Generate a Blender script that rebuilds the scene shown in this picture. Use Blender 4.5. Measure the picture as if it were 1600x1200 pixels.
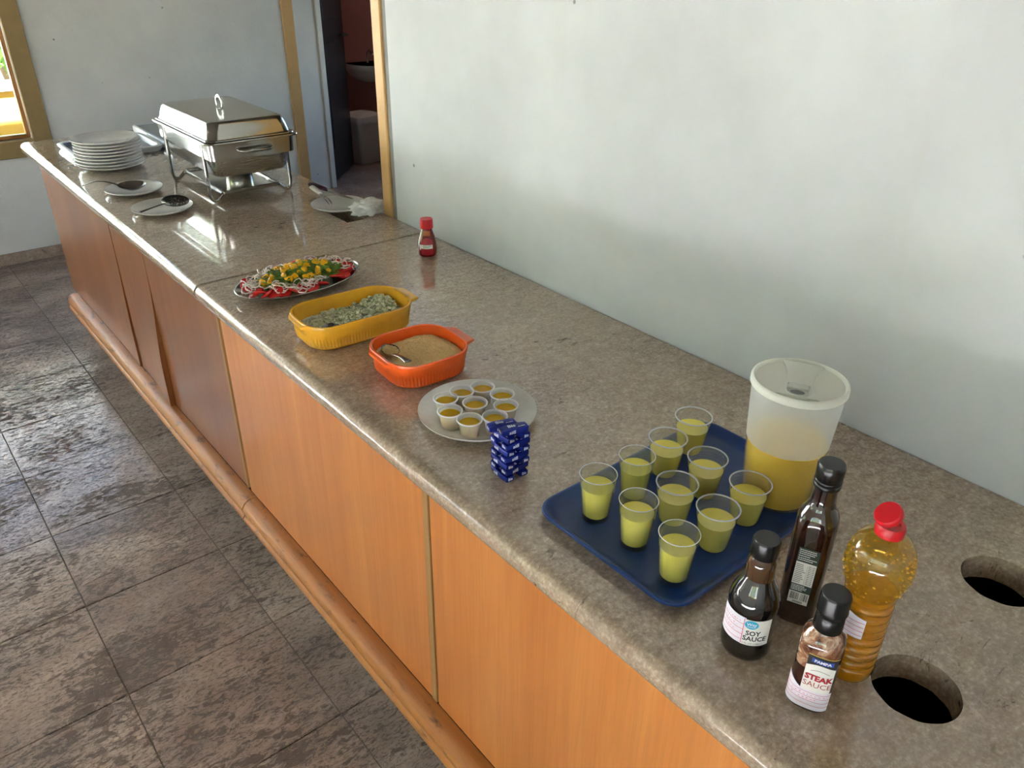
import bpy, bmesh, math, random
from math import pi, sin, cos, radians, atan2, sqrt
from mathutils import Matrix, Vector, noise

for o in list(bpy.data.objects):
    bpy.data.objects.remove(o, do_unlink=True)
SC = bpy.context.scene
COL = SC.collection
CT = 0.88            # height of the counter top above the floor
random.seed(7)

# ------------------------------------------------------------------ camera
cd = bpy.data.cameras.new('camera')
cam = bpy.data.objects.new('camera', cd)
COL.objects.link(cam)
cd.sensor_width = 36.0
cd.lens = 36.0 * 1236.6 / 1600.0
cd.clip_start = 0.02
cam.matrix_world = Matrix((
    (0.770539, 0.303204, -0.560658, 0.0),
    (-0.637242, 0.385586, -0.667267, 0.0),
    (0.013864, 0.871430, 0.490323, CT + 0.80),
    (0, 0, 0, 1)))
SC.camera = cam

# ------------------------------------------------------------------ world, sun, exposure
W = bpy.data.worlds.new('world')
SC.world = W
W.use_nodes = True
wn = W.node_tree.nodes
wl = W.node_tree.links
sky = wn.new('ShaderNodeTexSky')
sky.sky_type = 'NISHITA'
sky.sun_disc = False
sky.sun_elevation = radians(48)
sky.sun_rotation = radians(235)
sky.air_density = 1.0
sky.dust_density = 1.0
bg = wn['Background']
bg.inputs['Strength'].default_value = 0.22
wl.new(sky.outputs['Color'], bg.inputs['Color'])
sd = bpy.data.lights.new('sun', 'SUN')
sd.energy = 50.0
sd.angle = radians(0.55)
sd.color = (0.92, 0.935, 1.0)
sun = bpy.data.objects.new('sun', sd)
COL.objects.link(sun)
sun.location = (-6, -4, 9)
sun.rotation_euler = Vector((0.60, 0.36, -0.715)).to_track_quat('-Z', 'Y').to_euler()
vs = SC.view_settings
vs.view_transform = 'Standard'
vs.look = 'None'
vs.gamma = 1.0
vs.exposure = 2.15
vs.use_curve_mapping = False


# ------------------------------------------------------------------ material helpers
def lin(c):
    out = []
    for v in c[:3]:
        v /= 255.0
        out.append(v / 12.92 if v <= 0.04045 else ((v + 0.055) / 1.055) ** 2.4)
    return (*out, 1.0)


class Mat:
    def __init__(s, name):
        s.m = bpy.data.materials.new(name)
        s.m.use_nodes = True
        s.t = s.m.node_tree
        s.n = s.t.nodes
        s.b = s.n['Principled BSDF']
        s.out = s.n['Material Output']

    def new(s, t, **kw):
        x = s.n.new(t)
        for k, v in kw.items():
            setattr(x, k, v)
        return x

    def link(s, a, b):
        s.t.links.new(a, b)

    def set(s, **kw):
        names = dict(col='Base Color', rough='Roughness', metal='Metallic', coat='Coat Weight', coatr='Coat Roughness',
                     ior='IOR', spec='Specular IOR Level', sss='Subsurface Weight', trans='Transmission Weight', alpha='Alpha')
        for k, v in kw.items():
            i = s.b.inputs[names[k]]
            if hasattr(v, 'links') or isinstance(v, bpy.types.NodeSocket):
                s.link(v, i)
            else:
                i.default_value = v
        return s

    def pos(s, scale=(1, 1, 1), kind='world', rot=(0, 0, 0)):
        if kind == 'world':
            src = s.new('ShaderNodeNewGeometry').outputs['Position']
        else:
            src = s.new('ShaderNodeTexCoord').outputs['Object']
        mp = s.new('ShaderNodeMapping')
        mp.inputs['Scale'].default_value = scale
        mp.inputs['Rotation'].default_value = rot
        s.link(src, mp.inputs['Vector'])
        return mp.outputs['Vector']

    def noise(s, vec, scale, detail=4, rough=0.6, dist=0.0):
        x = s.new('ShaderNodeTexNoise')
        x.inputs['Scale'].default_value = scale
        x.inputs['Detail'].default_value = detail
        x.inputs['Roughness'].default_value = rough
        x.inputs['Distortion'].default_value = dist
        s.link(vec, x.inputs['Vector'])
        return x.outputs['Fac']

    def voro(s, vec, scale, feature='F1', out='Distance'):
        x = s.new('ShaderNodeTexVoronoi', feature=feature)
        x.inputs['Scale'].default_value = scale
        s.link(vec, x.inputs['Vector'])
        return x.outputs[out]

    def ramp(s, fac, stops, interp='LINEAR'):
        r = s.new('ShaderNodeValToRGB')
        r.color_ramp.interpolation = interp
        e = r.color_ramp.elements
        while len(e) < len(stops):
            e.new(0.5)
        for el, (p, c) in zip(e, stops):
            el.position = p
            el.color = lin(c) if not isinstance(c, (int, float)) else (c, c, c, 1)
        s.link(fac, r.inputs['Fac'])
        return r.outputs['Color']

    def mix(s, a, b, f, blend='MIX'):
        x = s.new('ShaderNodeMix', data_type='RGBA', blend_type=blend)
        for sock, v in ((x.inputs[0], f), (x.inputs[6], a), (x.inputs[7], b)):
            if isinstance(v, bpy.types.NodeSocket):
                s.link(v, sock)
            elif isinstance(v, (int, float)):
                sock.default_value = v if sock == x.inputs[0] else (v, v, v, 1)
            else:
                sock.default_value = lin(v)
        return x.outputs[2]

    def math(s, op, a, b=0.5):
        x = s.new('ShaderNodeMath', operation=op)
        for sock, v in ((x.inputs[0], a), (x.inputs[1], b)):
            if isinstance(v, bpy.types.NodeSocket):
                s.link(v, sock)
            else:
                sock.default_value = v
        return x.outputs[0]

    def bump(s, h, strength=0.3, dist=0.002):
        x = s.new('ShaderNodeBump')
        x.inputs['Strength'].default_value = strength
        x.inputs['Distance'].default_value = dist
        s.link(h, x.inputs['Height'])
        s.link(x.outputs['Normal'], s.b.inputs['Normal'])
        return s


def plain(name, c, rough=0.5, metal=0.0, **kw):
    """a plain coloured stuff with faint unevenness of colour and gloss"""
    m = Mat(name)
    v = m.pos(kind='object')
    n = m.noise(v, 60, 3)
    col = m.mix(tuple(x * 0.94 for x in c), tuple(min(255, x * 1.04) for x in c), n)
    m.set(col=col, metal=metal, **kw)
    m.set(rough=rough)
    return m.m


def thin_clear(name, tint=(255, 255, 255), milk=0.0, milkc=(240, 240, 240), rough=0.02, base=0.0, transl=0.6):
    """clear thin plastic or glass wall: transparent + fresnel gloss, optionally milky"""
    m = Mat(name)
    m.n.remove(m.b)
    tr = m.new('ShaderNodeBsdfTransparent')
    tr.inputs['Color'].default_value = lin(tint)
    gl = m.new('ShaderNodeBsdfGlossy')
    gl.inputs['Roughness'].default_value = rough
    lw = m.new('ShaderNodeLayerWeight')
    lw.inputs['Blend'].default_value = 0.5
    mx = m.new('ShaderNodeMixShader')
    f = m.math('ADD', m.math('MULTIPLY', m.math('POWER', lw.outputs['Facing'], 4.0), 0.8), 0.035 + base)
    m.link(f, mx.inputs[0])
    m.link(tr.outputs[0], mx.inputs[1])
    m.link(gl.outputs[0], mx.inputs[2])
    res = mx
    if milk > 0:
        df = m.new('ShaderNodeBsdfDiffuse')
        df.inputs['Color'].default_value = lin(milkc)
        tl = m.new('ShaderNodeBsdfTranslucent')
        tl.inputs['Color'].default_value = lin(milkc)
        a = m.new('ShaderNodeMixShader')
        a.inputs[0].default_value = transl
        m.link(df.outputs[0], a.inputs[1])
        m.link(tl.outputs[0], a.inputs[2])
        b = m.new('ShaderNodeMixShader')
        b.inputs[0].default_value = milk
        m.link(mx.outputs[0], b.inputs[1])
        m.link(a.outputs[0], b.inputs[2])
        res = b
    m.link(res.outputs[0], m.out.inputs['Surface'])
    return m.m


def liquid(name, c, rough=0.12, transl=0.15):
    m = Mat(name)
    v = m.pos(kind='object')
    n = m.noise(v, 40, 2)
    col = m.mix(tuple(x * 0.95 for x in c), c, n)
    m.set(col=col, rough=rough)
    tl = m.new('ShaderNodeBsdfTranslucent')
    m.link(col, tl.inputs['Color'])
    mx = m.new('ShaderNodeMixShader')
    mx.inputs[0].default_value = transl
    m.link(m.b.outputs[0], mx.inputs[1])
    m.link(tl.outputs[0], mx.inputs[2])
    m.link(mx.outputs[0], m.out.inputs['Surface'])
    return m.m


MT = {}


def build_materials():
    # plastered wall
    def plaster(name, c, bumps=0.35, chips=True, dirt=0.10):
        m = Mat(name)
        v = m.pos()
        big = m.noise(v, 1.6, 5, 0.6)
        col = m.mix(tuple(x * (1 - dirt) for x in c), c, m.ramp(big, [(0.3, 0.0), (0.65, 1.0)]))
        if chips:
            sp = m.voro(v, 7.0)
            mask = m.noise(v, 1.9, 2)
            spot = m.ramp(sp, [(0.0, 1.0), (0.028, 1.0), (0.042, 0.0)])
            gate = m.ramp(mask, [(0.44, 0.0), (0.50, 1.0)])
            col = m.mix(col, (120, 112, 104), m.math('MULTIPLY', m.math('MULTIPLY', spot, gate), 0.8))
            st = m.noise(m.pos((1, 3.0, 0.35)), 2.2, 4, 0.6)
            col = m.mix(col, (196, 188, 168), m.math('MULTIPLY', m.ramp(st, [(0.62, 0.0), (0.78, 1.0)]), 0.35))
        fine = m.noise(v, 38, 6, 0.65, 0.6)
        coarse = m.noise(m.pos((1, 1, 1.6)), 9, 4, 0.55, 1.0)
        h = m.math('ADD', m.math('MULTIPLY', fine, 0.5), coarse)
        m.set(col=col, rough=0.62, spec=0.3).bump(h, bumps, 0.004)
        return m.m
    MT['plaster'] = plaster('white_plaster', (206, 209, 211))
    MT['plaster_far'] = plaster('rough_plaster', (238, 237, 228), 0.55)
    MT['plaster_corr'] = plaster('pale_plaster', (240, 234, 220), 0.2)
    MT['ceiling'] = plaster('ceiling_boards_stain', (92, 84, 76), 0.2, False)
    MT['mortar'] = plaster('bare_mortar', (150, 148, 144), 0.6, False, 0.3)
    MT['redwall'] = plaster('red_paint', (150, 100, 94), 0.15, False)
    # ochre painted trim
    m = Mat('ochre_paint')
    n = m.noise(m.pos(), 24, 5)
    m.set(col=m.mix((196, 152, 92), (216, 174, 112), n), rough=0.5).bump(n, 0.25, 0.003)
    MT['ochre'] = m.m
    m = Mat('shaded_ochre_paint')  # window surround: darker copy of the trim ochre, back-lit shade in its colour
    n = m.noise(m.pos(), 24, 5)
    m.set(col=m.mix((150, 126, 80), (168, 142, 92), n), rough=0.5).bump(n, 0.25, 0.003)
    MT['ochre_shaded'] = m.m
    m = Mat('yellow_render')
    n = m.noise(m.pos(), 8, 5)
    m.set(col=m.mix((196, 154, 66), (210, 170, 80), n), rough=0.9)
    MT['yellow_render'] = m.m
    # polished brown stone of the worktop
    m = Mat('brown_granite')
    v = m.pos()
    a = m.noise(v, 3.2, 8, 0.62, 0.4)
    b = m.noise(m.pos((1.0, 1.7, 1)), 34, 8, 0.72, 0.2)
    c = m.noise(v, 170, 3, 0.7)
    col = m.ramp(b, [(0.28, (106, 88, 75)), (0.46, (160, 141, 120)), (0.58, (193, 173, 150)), (0.74, (239, 220, 190))])
    col = m.mix(col, m.ramp(a, [(0.32, (132, 110, 94)), (0.52, (173, 152, 132)), (0.7, (202, 185, 160))]), 0.5)
    col = m.mix(col, m.ramp(c, [(0.3, (94, 77, 65)), (0.52, (176, 155, 135)), (0.7, (248, 228, 198))]), 0.32)
    d = m.noise(m.pos((1.0, 2.0, 1), rot=(0, 0, 0.5)), 21, 6, 0.7, 1.5)
    gate = m.ramp(m.noise(v, 4.0, 3), [(0.47, 0.0), (0.58, 1.0)])
    pit = m.math('MULTIPLY', m.ramp(d, [(0.60, 0.0), (0.66, 1.0)]), gate)
    col = m.mix(col, (75, 61, 52), m.math('MULTIPLY', pit, 0.8))
    m.set(col=col, rough=m.ramp(b, [(0.3, 0.16), (0.7, 0.08)]), spec=0.5, coat=0.8, coatr=0.035).bump(m.math('SUBTRACT', 1.0, pit), 0.06, 0.001)
    MT['granite'] = m.m
    # pitted brown stone floor tile
    m = Mat('pitted_stone_tile')
    v = m.pos((0.75, 1.7, 1), rot=(0, 0, 0.12))
    oi = m.new('ShaderNodeObjectInfo')
    a = m.noise(m.pos((0.8, 1.3, 1)), 4, 7, 0.62, 0.5)
    b = m.noise(v, 34, 12, 0.78, 0.7)
    c = m.noise(v, 85, 8, 0.75, 0.5)
    reg = m.noise(m.pos((0.7, 1.5, 1)), 3.1, 4, 0.55, 0.6)
    lim = m.math('MULTIPLY_ADD', reg, 0.42)
    m.n[-1].inputs[2].default_value = 0.235
    dd = m.math('SUBTRACT', b, lim)
    pits = m.ramp(dd, [(0.0, 0.0), (0.045, 1.0)])
    fine = m.ramp(c, [(0.37, 0.0), (0.50, 1.0)])
    col = m.ramp(a, [(0.28, (146, 124, 110)), (0.5, (187, 161, 145)), (0.72, (223, 200, 180))])
    col = m.mix(col, m.mix((151, 130, 119), (217, 195, 174), oi.outputs['Random']), 0.3)
    col = m.mix(m.mix((88, 72, 63), (137, 116, 103), a), col, pits)
    col = m.mix((82, 68, 59), col, m.mix(0.30, 1.0, fine))
    wear = m.ramp(m.noise(m.pos((0.8, 1.6, 1)), 3.0, 6, 0.6), [(0.35, 0.12), (0.65, 0.26)])
    m.set(col=col, rough=m.mix(0.72, wear, pits), spec=0.5, coat=m.math('MULTIPLY', pits, 0.7), coatr=0.15)
    m.bump(m.math('MULTIPLY', pits, m.math('MULTIPLY_ADD', fine, 0.6)), 0.7, 0.003)
    MT['tile'] = m.m
    m = Mat('bounce_ceramic_tile')  # pale colour of the added tiles that bounce sunlight
    n = m.noise(m.pos(), 6, 5)
    m.set(col=m.mix((206, 204, 200), (222, 220, 216), n), rough=0.5)
    MT['bounce_tile'] = m.m
    m = Mat('grout')
    n = m.noise(m.pos(), 60, 4)
    m.set(col=m.mix((92, 80, 71), (134, 120, 108), n), rough=0.9)
    MT['grout'] = m.m

    # varnished veneer, grain runs upwards
    def wood(name, c0, c1, c2, grain='z', rough=0.28, coat=0.5, sc=1.0, wear=False):
        m = Mat(name)
        s = (14, 14, 0.9) if grain == 'z' else (14, 0.9, 14)
        v = m.pos(tuple(x * sc for x in s))
        a = m.noise(v, 1.1, 6, 0.6, 0.8)
        v2 = m.pos(tuple(x * sc for x in ((3, 3, 0.25) if grain == 'z' else (3, 0.25, 3))))
        b = m.noise(v2, 1.3, 3, 0.5, 0.6)
        f = m.noise(m.pos((240, 240, 6) if grain == 'z' else (240, 6, 240)), 1, 3, 0.6)
        col = m.ramp(a, [(0.3, c0), (0.5, c1), (0.72, c2)])
        col = m.mix(col, m.ramp(b, [(0.3, c0), (0.7, c2)]), 0.45)
        col = m.mix(col, tuple(x * 0.7 for x in c0), m.math('MULTIPLY', m.ramp(f, [(0.35, 1.0), (0.6, 0.0)]), 0.16))
        if wear:
            w = m.noise(m.pos((8, 3, 8)), 5, 6, 0.7)
            col = m.mix(col, (62, 44, 30), m.math('MULTIPLY', m.ramp(w, [(0.55, 0.0), (0.68, 1.0)]), 0.7))
        m.set(col=col, rough=rough, coat=coat, coatr=0.16).bump(f, 0.05, 0.001)
        return m.m
    MT['veneer'] = wood('orange_veneer', (190, 112, 52), (208, 130, 64), (224, 150, 82))
    MT['veneer_dark'] = wood('brown_veneer', (118, 66, 31), (138, 81, 40), (162, 101, 56))
    MT['rail'] = wood('worn_rail_wood', (158, 92, 38), (182, 114, 48), (202, 138, 66), 'y', 0.5, 0.08, 1.0, True)
    MT['strip'] = wood('bare_wood_edge', (140, 100, 52), (172, 130, 78), (190, 152, 100), 'z', 0.6, 0.0)
    MT['rawboard'] = wood('raw_board', (40, 30, 22), (50, 38, 28), (60, 46, 34), 'z', 0.7, 0.0)
    MT['frame_wood'] = wood('window_wood', (150, 98, 46), (170, 116, 60), (186, 132, 74), 'z', 0.4, 0.2)
    MT['black_door'] = plain('black_door_paint', (34, 34, 37), 0.35)
    # metals
    m = Mat('polished_steel')
    n = m.noise(m.pos((1, 1, 1), 'object'), 20, 4)
    m.set(col=m.mix((168, 167, 162), (186, 184, 178), n), metal=1.0, rough=m.ramp(n, [(0.3, 0.14), (0.7, 0.22)]))
    MT['steel'] = m.m
    m = Mat('brushed_steel')
    n = m.noise(m.pos((2, 60, 60), 'object'), 8, 4)
    m.set(col=m.mix((172, 170, 162), (196, 194, 186), n), metal=1.0, rough=m.ramp(n, [(0.3, 0.2), (0.7, 0.3)]))
    MT['brushed'] = m.m
    MT['spoon_steel'] = plain('spoon_steel', (128, 126, 122), 0.2, 1.0)
    MT['darksteel'] = plain('dark_steel', (70, 68, 66), 0.35, 0.8)
    MT['china'] = plain('white_china', (226, 225, 220), 0.12, coat=0.4)
    MT['yellow_glaze'] = plain('mustard_glaze', (232, 170, 42), 0.22, coat=0.3)
    MT['orange_glaze'] = plain('orange_glaze', (248, 98, 34), 0.2, coat=0.3)
    MT['tray'] = None
    m = Mat('blue_tray_plastic')
    v = m.pos()
    st = m.voro(m.pos(), 16, 'F1')
    n = m.noise(v, 300, 3)
    col = m.mix((20, 58, 120), (18, 50, 104), m.ramp(m.noise(v, 9, 4), [(0.42, 0.0), (0.6, 1.0)]))
    m.set(col=col, rough=0.34, spec=0.5).bump(n, 0.08, 0.0006)
    MT['tray'] = m.m
    MT['glass'] = thin_clear('clear_glass', (250, 252, 250), milk=0.03, base=0.06)
    MT['cup_plastic'] = thin_clear('clear_cup_plastic', (246, 246, 244), milk=0.10, rough=0.08, base=0.05)
    MT['sauce_cup'] = thin_clear('milky_cup_plastic', (250, 250, 245), milk=0.62, milkc=(246, 246, 242), rough=0.2, base=0.03, transl=0.5)
    MT['jug'] = thin_clear('milky_jug_plastic', (250, 250, 248), milk=0.42, milkc=(248, 249, 249), rough=0.25, base=0.01, transl=0.45)
    MT['jug_wet'] = thin_clear('wet_jug_plastic', (250, 250, 248), milk=0.10, milkc=(250, 240, 200), rough=0.25, base=0.0, transl=0.4)
    MT['jug_lid'] = thin_clear('milky_lid_plastic', (248, 248, 240), milk=0.93, milkc=(238, 239, 230), rough=0.25, base=0.02, transl=0.3)
    MT['juice'] = liquid('yellow_juice', (255, 240, 112))
    MT['jug_juice'] = liquid('orange_juice', (254, 214, 76))
    MT['sauce'] = liquid('golden_sauce', (240, 196, 30), 0.06, 0.35)
    MT['cup_rim'] = plain('white_cup_rim', (240, 240, 238), 0.3)
    MT['rim_highlight'] = thin_clear('milky_rim_highlight', (250, 250, 250), milk=0.62, milkc=(248, 248, 244), rough=0.08, base=0.15, transl=0.5)  # milky white stands in for bright highlights along the rims
    MT['pane'] = thin_clear('window_glass', (246, 250, 248), base=0.0)
    MT['black_cap'] = plain('black_cap_plastic', (11, 11, 12), 0.25)
    MT['red_cap'] = plain('red_cap_plastic', (206, 24, 36), 0.32)
    m = Mat('dark_brown_bottle')
    n = m.noise(m.pos(kind='object'), 60, 5, 0.7)
    hz = m.new('ShaderNodeTexCoord')
    m.set(col=m.mix((30, 12, 8), (58, 26, 14), m.ramp(n, [(0.45, 0.0), (0.7, 1.0)])), rough=0.08, coat=1.0, coatr=0.03)
    MT['tall_glass'] = m.m
    MT['soy_glass'] = plain('black_sauce_glass', (14, 10, 9), 0.1, coat=1.0, coatr=0.04)
    MT['soy_neck'] = plain('amber_neck_glass', (74, 48, 26), 0.1, coat=1.0, coatr=0.04)
    m = Mat('steak_sauce_smear')
    n = m.noise(m.pos(kind='object'), 46, 5, 0.7, 0.8)
    m.set(col=m.ramp(n, [(0.36, (70, 34, 20)), (0.5, (140, 92, 64)), (0.62, (196, 164, 136))]), rough=0.12, coat=1.0, coatr=0.04)
    MT['steak_top'] = m.m
    MT['steak_glass'] = plain('steak_sauce_glass', (52, 22, 15), 0.12, coat=1.0, coatr=0.04)
    m = Mat('mustard_oil_dressing')
    n = m.noise(m.pos(kind='object'), 90, 4, 0.7)
    m.set(col=m.ramp(n, [(0.3, (176, 126, 18)), (0.6, (204, 154, 34)), (0.8, (226, 182, 62))]), rough=0.3)
    MT['dressing'] = m.m
    MT['pet'] = thin_clear('yellow_tinted_bottle', (246, 226, 150), milk=0.14, milkc=(230, 190, 70), rough=0.05, base=0.05, transl=0.5)
    MT['droplets'] = plain('dressing_drops', (206, 160, 40), 0.15)
    m = Mat('ketchup_body')
    m.set(col=m.mix((104, 18, 12), (124, 26, 16), m.noise(m.pos(kind='object'), 40, 3)), rough=0.2, coat=0.6)
    MT['ketchup'] = m.m
    MT['ketchup_label'] = plain('ketchup_label_print', (176, 26, 44), 0.35)
    MT['amber'] = plain('amber_plastic', (176, 84, 26), 0.2, coat=0.6)
    MT['paper'] = plain('label_paper', (232, 228, 238), 0.55)
    MT['paper_white'] = plain('white_label', (236, 234, 228), 0.5)
    MT['ink_red'] = plain('red_ink', (206, 70, 100), 0.6)
    MT['ink_pink'] = plain('pink_handwriting', (232, 160, 196), 0.6)
    MT['ink_black'] = plain('black_ink', (34, 32, 34), 0.6)
    MT['ink_grey'] = plain('grey_ink', (120, 124, 120), 0.6)
    MT['ink_brown'] = plain('brown_red_ink', (160, 44, 44), 0.6)
    MT['ink_darkred'] = plain('dark_red_ink', (168, 22, 36), 0.6)
    MT['ink_blue'] = plain('blue_ribbon', (40, 78, 168), 0.5)
    MT['ink_sky'] = plain('sky_blue_emblem', (46, 164, 204), 0.5)
    MT['ink_green'] = plain('dark_green_label', (22, 48, 34), 0.4)
    MT['ink_gold'] = plain('gold_line', (206, 170, 70), 0.4)
    MT['ink_white'] = plain('white_print', (236, 236, 236), 0.5)
    m = Mat('blue_foil')
    n = m.noise(m.pos(kind='world'), 260, 4, 0.7)
    m.set(col=m.mix((16, 30, 116), (28, 48, 150), n), rough=0.26, metal=0.35).bump(n, 0.6, 0.0015)
    MT['foil'] = m.m
    MT['foil_print'] = plain('silver_print', (206, 210, 226), 0.3)

    def food(name, cols, rough=0.4, transl=0.0, **kw):
        m = Mat(name)
        g = m.new('ShaderNodeNewGeometry')
        isl = g.outputs['Random Per Island']
        n = m.noise(m.pos(), 140, 3)
        k = len(cols)
        col = m.ramp(isl, [(i / max(1, k - 1), c) for i, c in enumerate(cols)])
        col = m.mix(col, m.mix(cols[0], cols[-1], n), 0.25)
        m.set(col=col, rough=rough, **kw)
        return m.m
    MT['chopped'] = food('diced_vegetables', [(128, 142, 76), (206, 210, 168), (236, 236, 208), (160, 176, 84), (222, 226, 186), (140, 150, 96), (240, 238, 218)], 0.35)
    MT['farofa'] = food('toasted_manioc_flour', [(212, 176, 112), (226, 192, 130), (238, 208, 150)], 0.85)
    MT['greens'] = food('shredded_greens', [(84, 124, 36), (112, 152, 48), (146, 178, 62), (98, 130, 54)], 0.4)
    MT['mango'] = plain('mango_flesh', (246, 184, 14), 0.35)
    MT['tomato'] = plain('tomato_flesh', (206, 42, 38), 0.25)
    MT['onion'] = plain('onion_flesh', (232, 214, 208), 0.3)
    MT['napkin'] = plain('paper_napkin', (236, 236, 234), 0.85)
    MT['plum_handle'] = plain('plum_handle', (74, 34, 58), 0.35)
    MT['white_handle'] = plain('white_handle', (226, 222, 212), 0.35)
    MT['tub'] = plain('white_tub_plastic', (222, 226, 230), 0.3)
    MT['tub_in'] = plain('grey_tub_inside', (132, 140, 152), 0.35)
    MT['greyboard'] = plain('grey_board', (156, 158, 158), 0.4)
    MT['basin'] = plain('basin_ceramic', (214, 210, 206), 0.15)
    MT['bin'] = plain('bin_plastic', (206, 200, 198), 0.4)
    m = Mat('garden_leaves')
    g = m.new('ShaderNodeNewGeometry')
    m.set(col=m.ramp(g.outputs['Random Per Island'], [(0.0, (70, 110, 40)), (0.5, (110, 150, 60)), (1.0, (150, 180, 90))]), rough=0.5)
    MT['leaf'] = m.m
    MT['bark'] = plain('bark', (96, 78, 60), 0.9)
    MT['house_paint'] = plain('cream_house_paint', (204, 204, 200), 0.8)
    m = Mat('pale_paving')
    m.set(col=m.mix((112, 114, 104), (134, 136, 126), m.noise(m.pos(), 3, 5)), rough=0.9)
    MT['paving'] = m.m


build_materials()


# ------------------------------------------------------------------ mesh helpers
def mesh_obj(name, verts, faces, mat, parent=None, smooth=True, angle=40, loc=None, rot=None):
    me = bpy.data.meshes.new(name)
    me.from_pydata([tuple(v) for v in verts], [], faces)
    me.validate()
    bm = bmesh.new()
    bm.from_mesh(me)
    bmesh.ops.recalc_face_normals(bm, faces=bm.faces)
    bm.to_mesh(me)
    bm.free()
    if smooth:
        me.polygons.foreach_set('use_smooth', [True] * len(me.polygons))
        me.set_sharp_from_angle(angle=radians(angle))
    me.materials.append(MT[mat] if isinstance(mat, str) else mat)
    return link_mesh(name, me, parent, loc, rot)


def link_mesh(name, me, parent=None, loc=None, rot=None):
    o = bpy.data.objects.new(name, me)
    COL.objects.link(o)
    if parent is not None:
        o.parent = parent
    if loc is not None:
        o.location = loc
    if rot is not None:
        o.rotation_euler = rot
    return o


def tag(o, label=None, cat=None, group=None, kind=None):
    if label:
        o['label'] = label
    if cat:
        o['category'] = cat
    if group:
        o['group'] = group
    if kind:
        o['kind'] = kind
    return o


def thing(name, label, cat, loc=(0, 0, 0), rz=0.0, group=None):
    o = bpy.data.objects.new(name, None)
    o.empty_display_size = 0.05
    COL.objects.link(o)
    o.location = loc
    o.rotation_euler = (0, 0, rz)
    return tag(o, label, cat, group)


def copy_tree(o, parent=None):
    c = o.copy()
    COL.objects.link(c)
    c.parent = parent
    for ch in [x for x in o.children]:
        copy_tree(ch, c)
    return c


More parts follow.
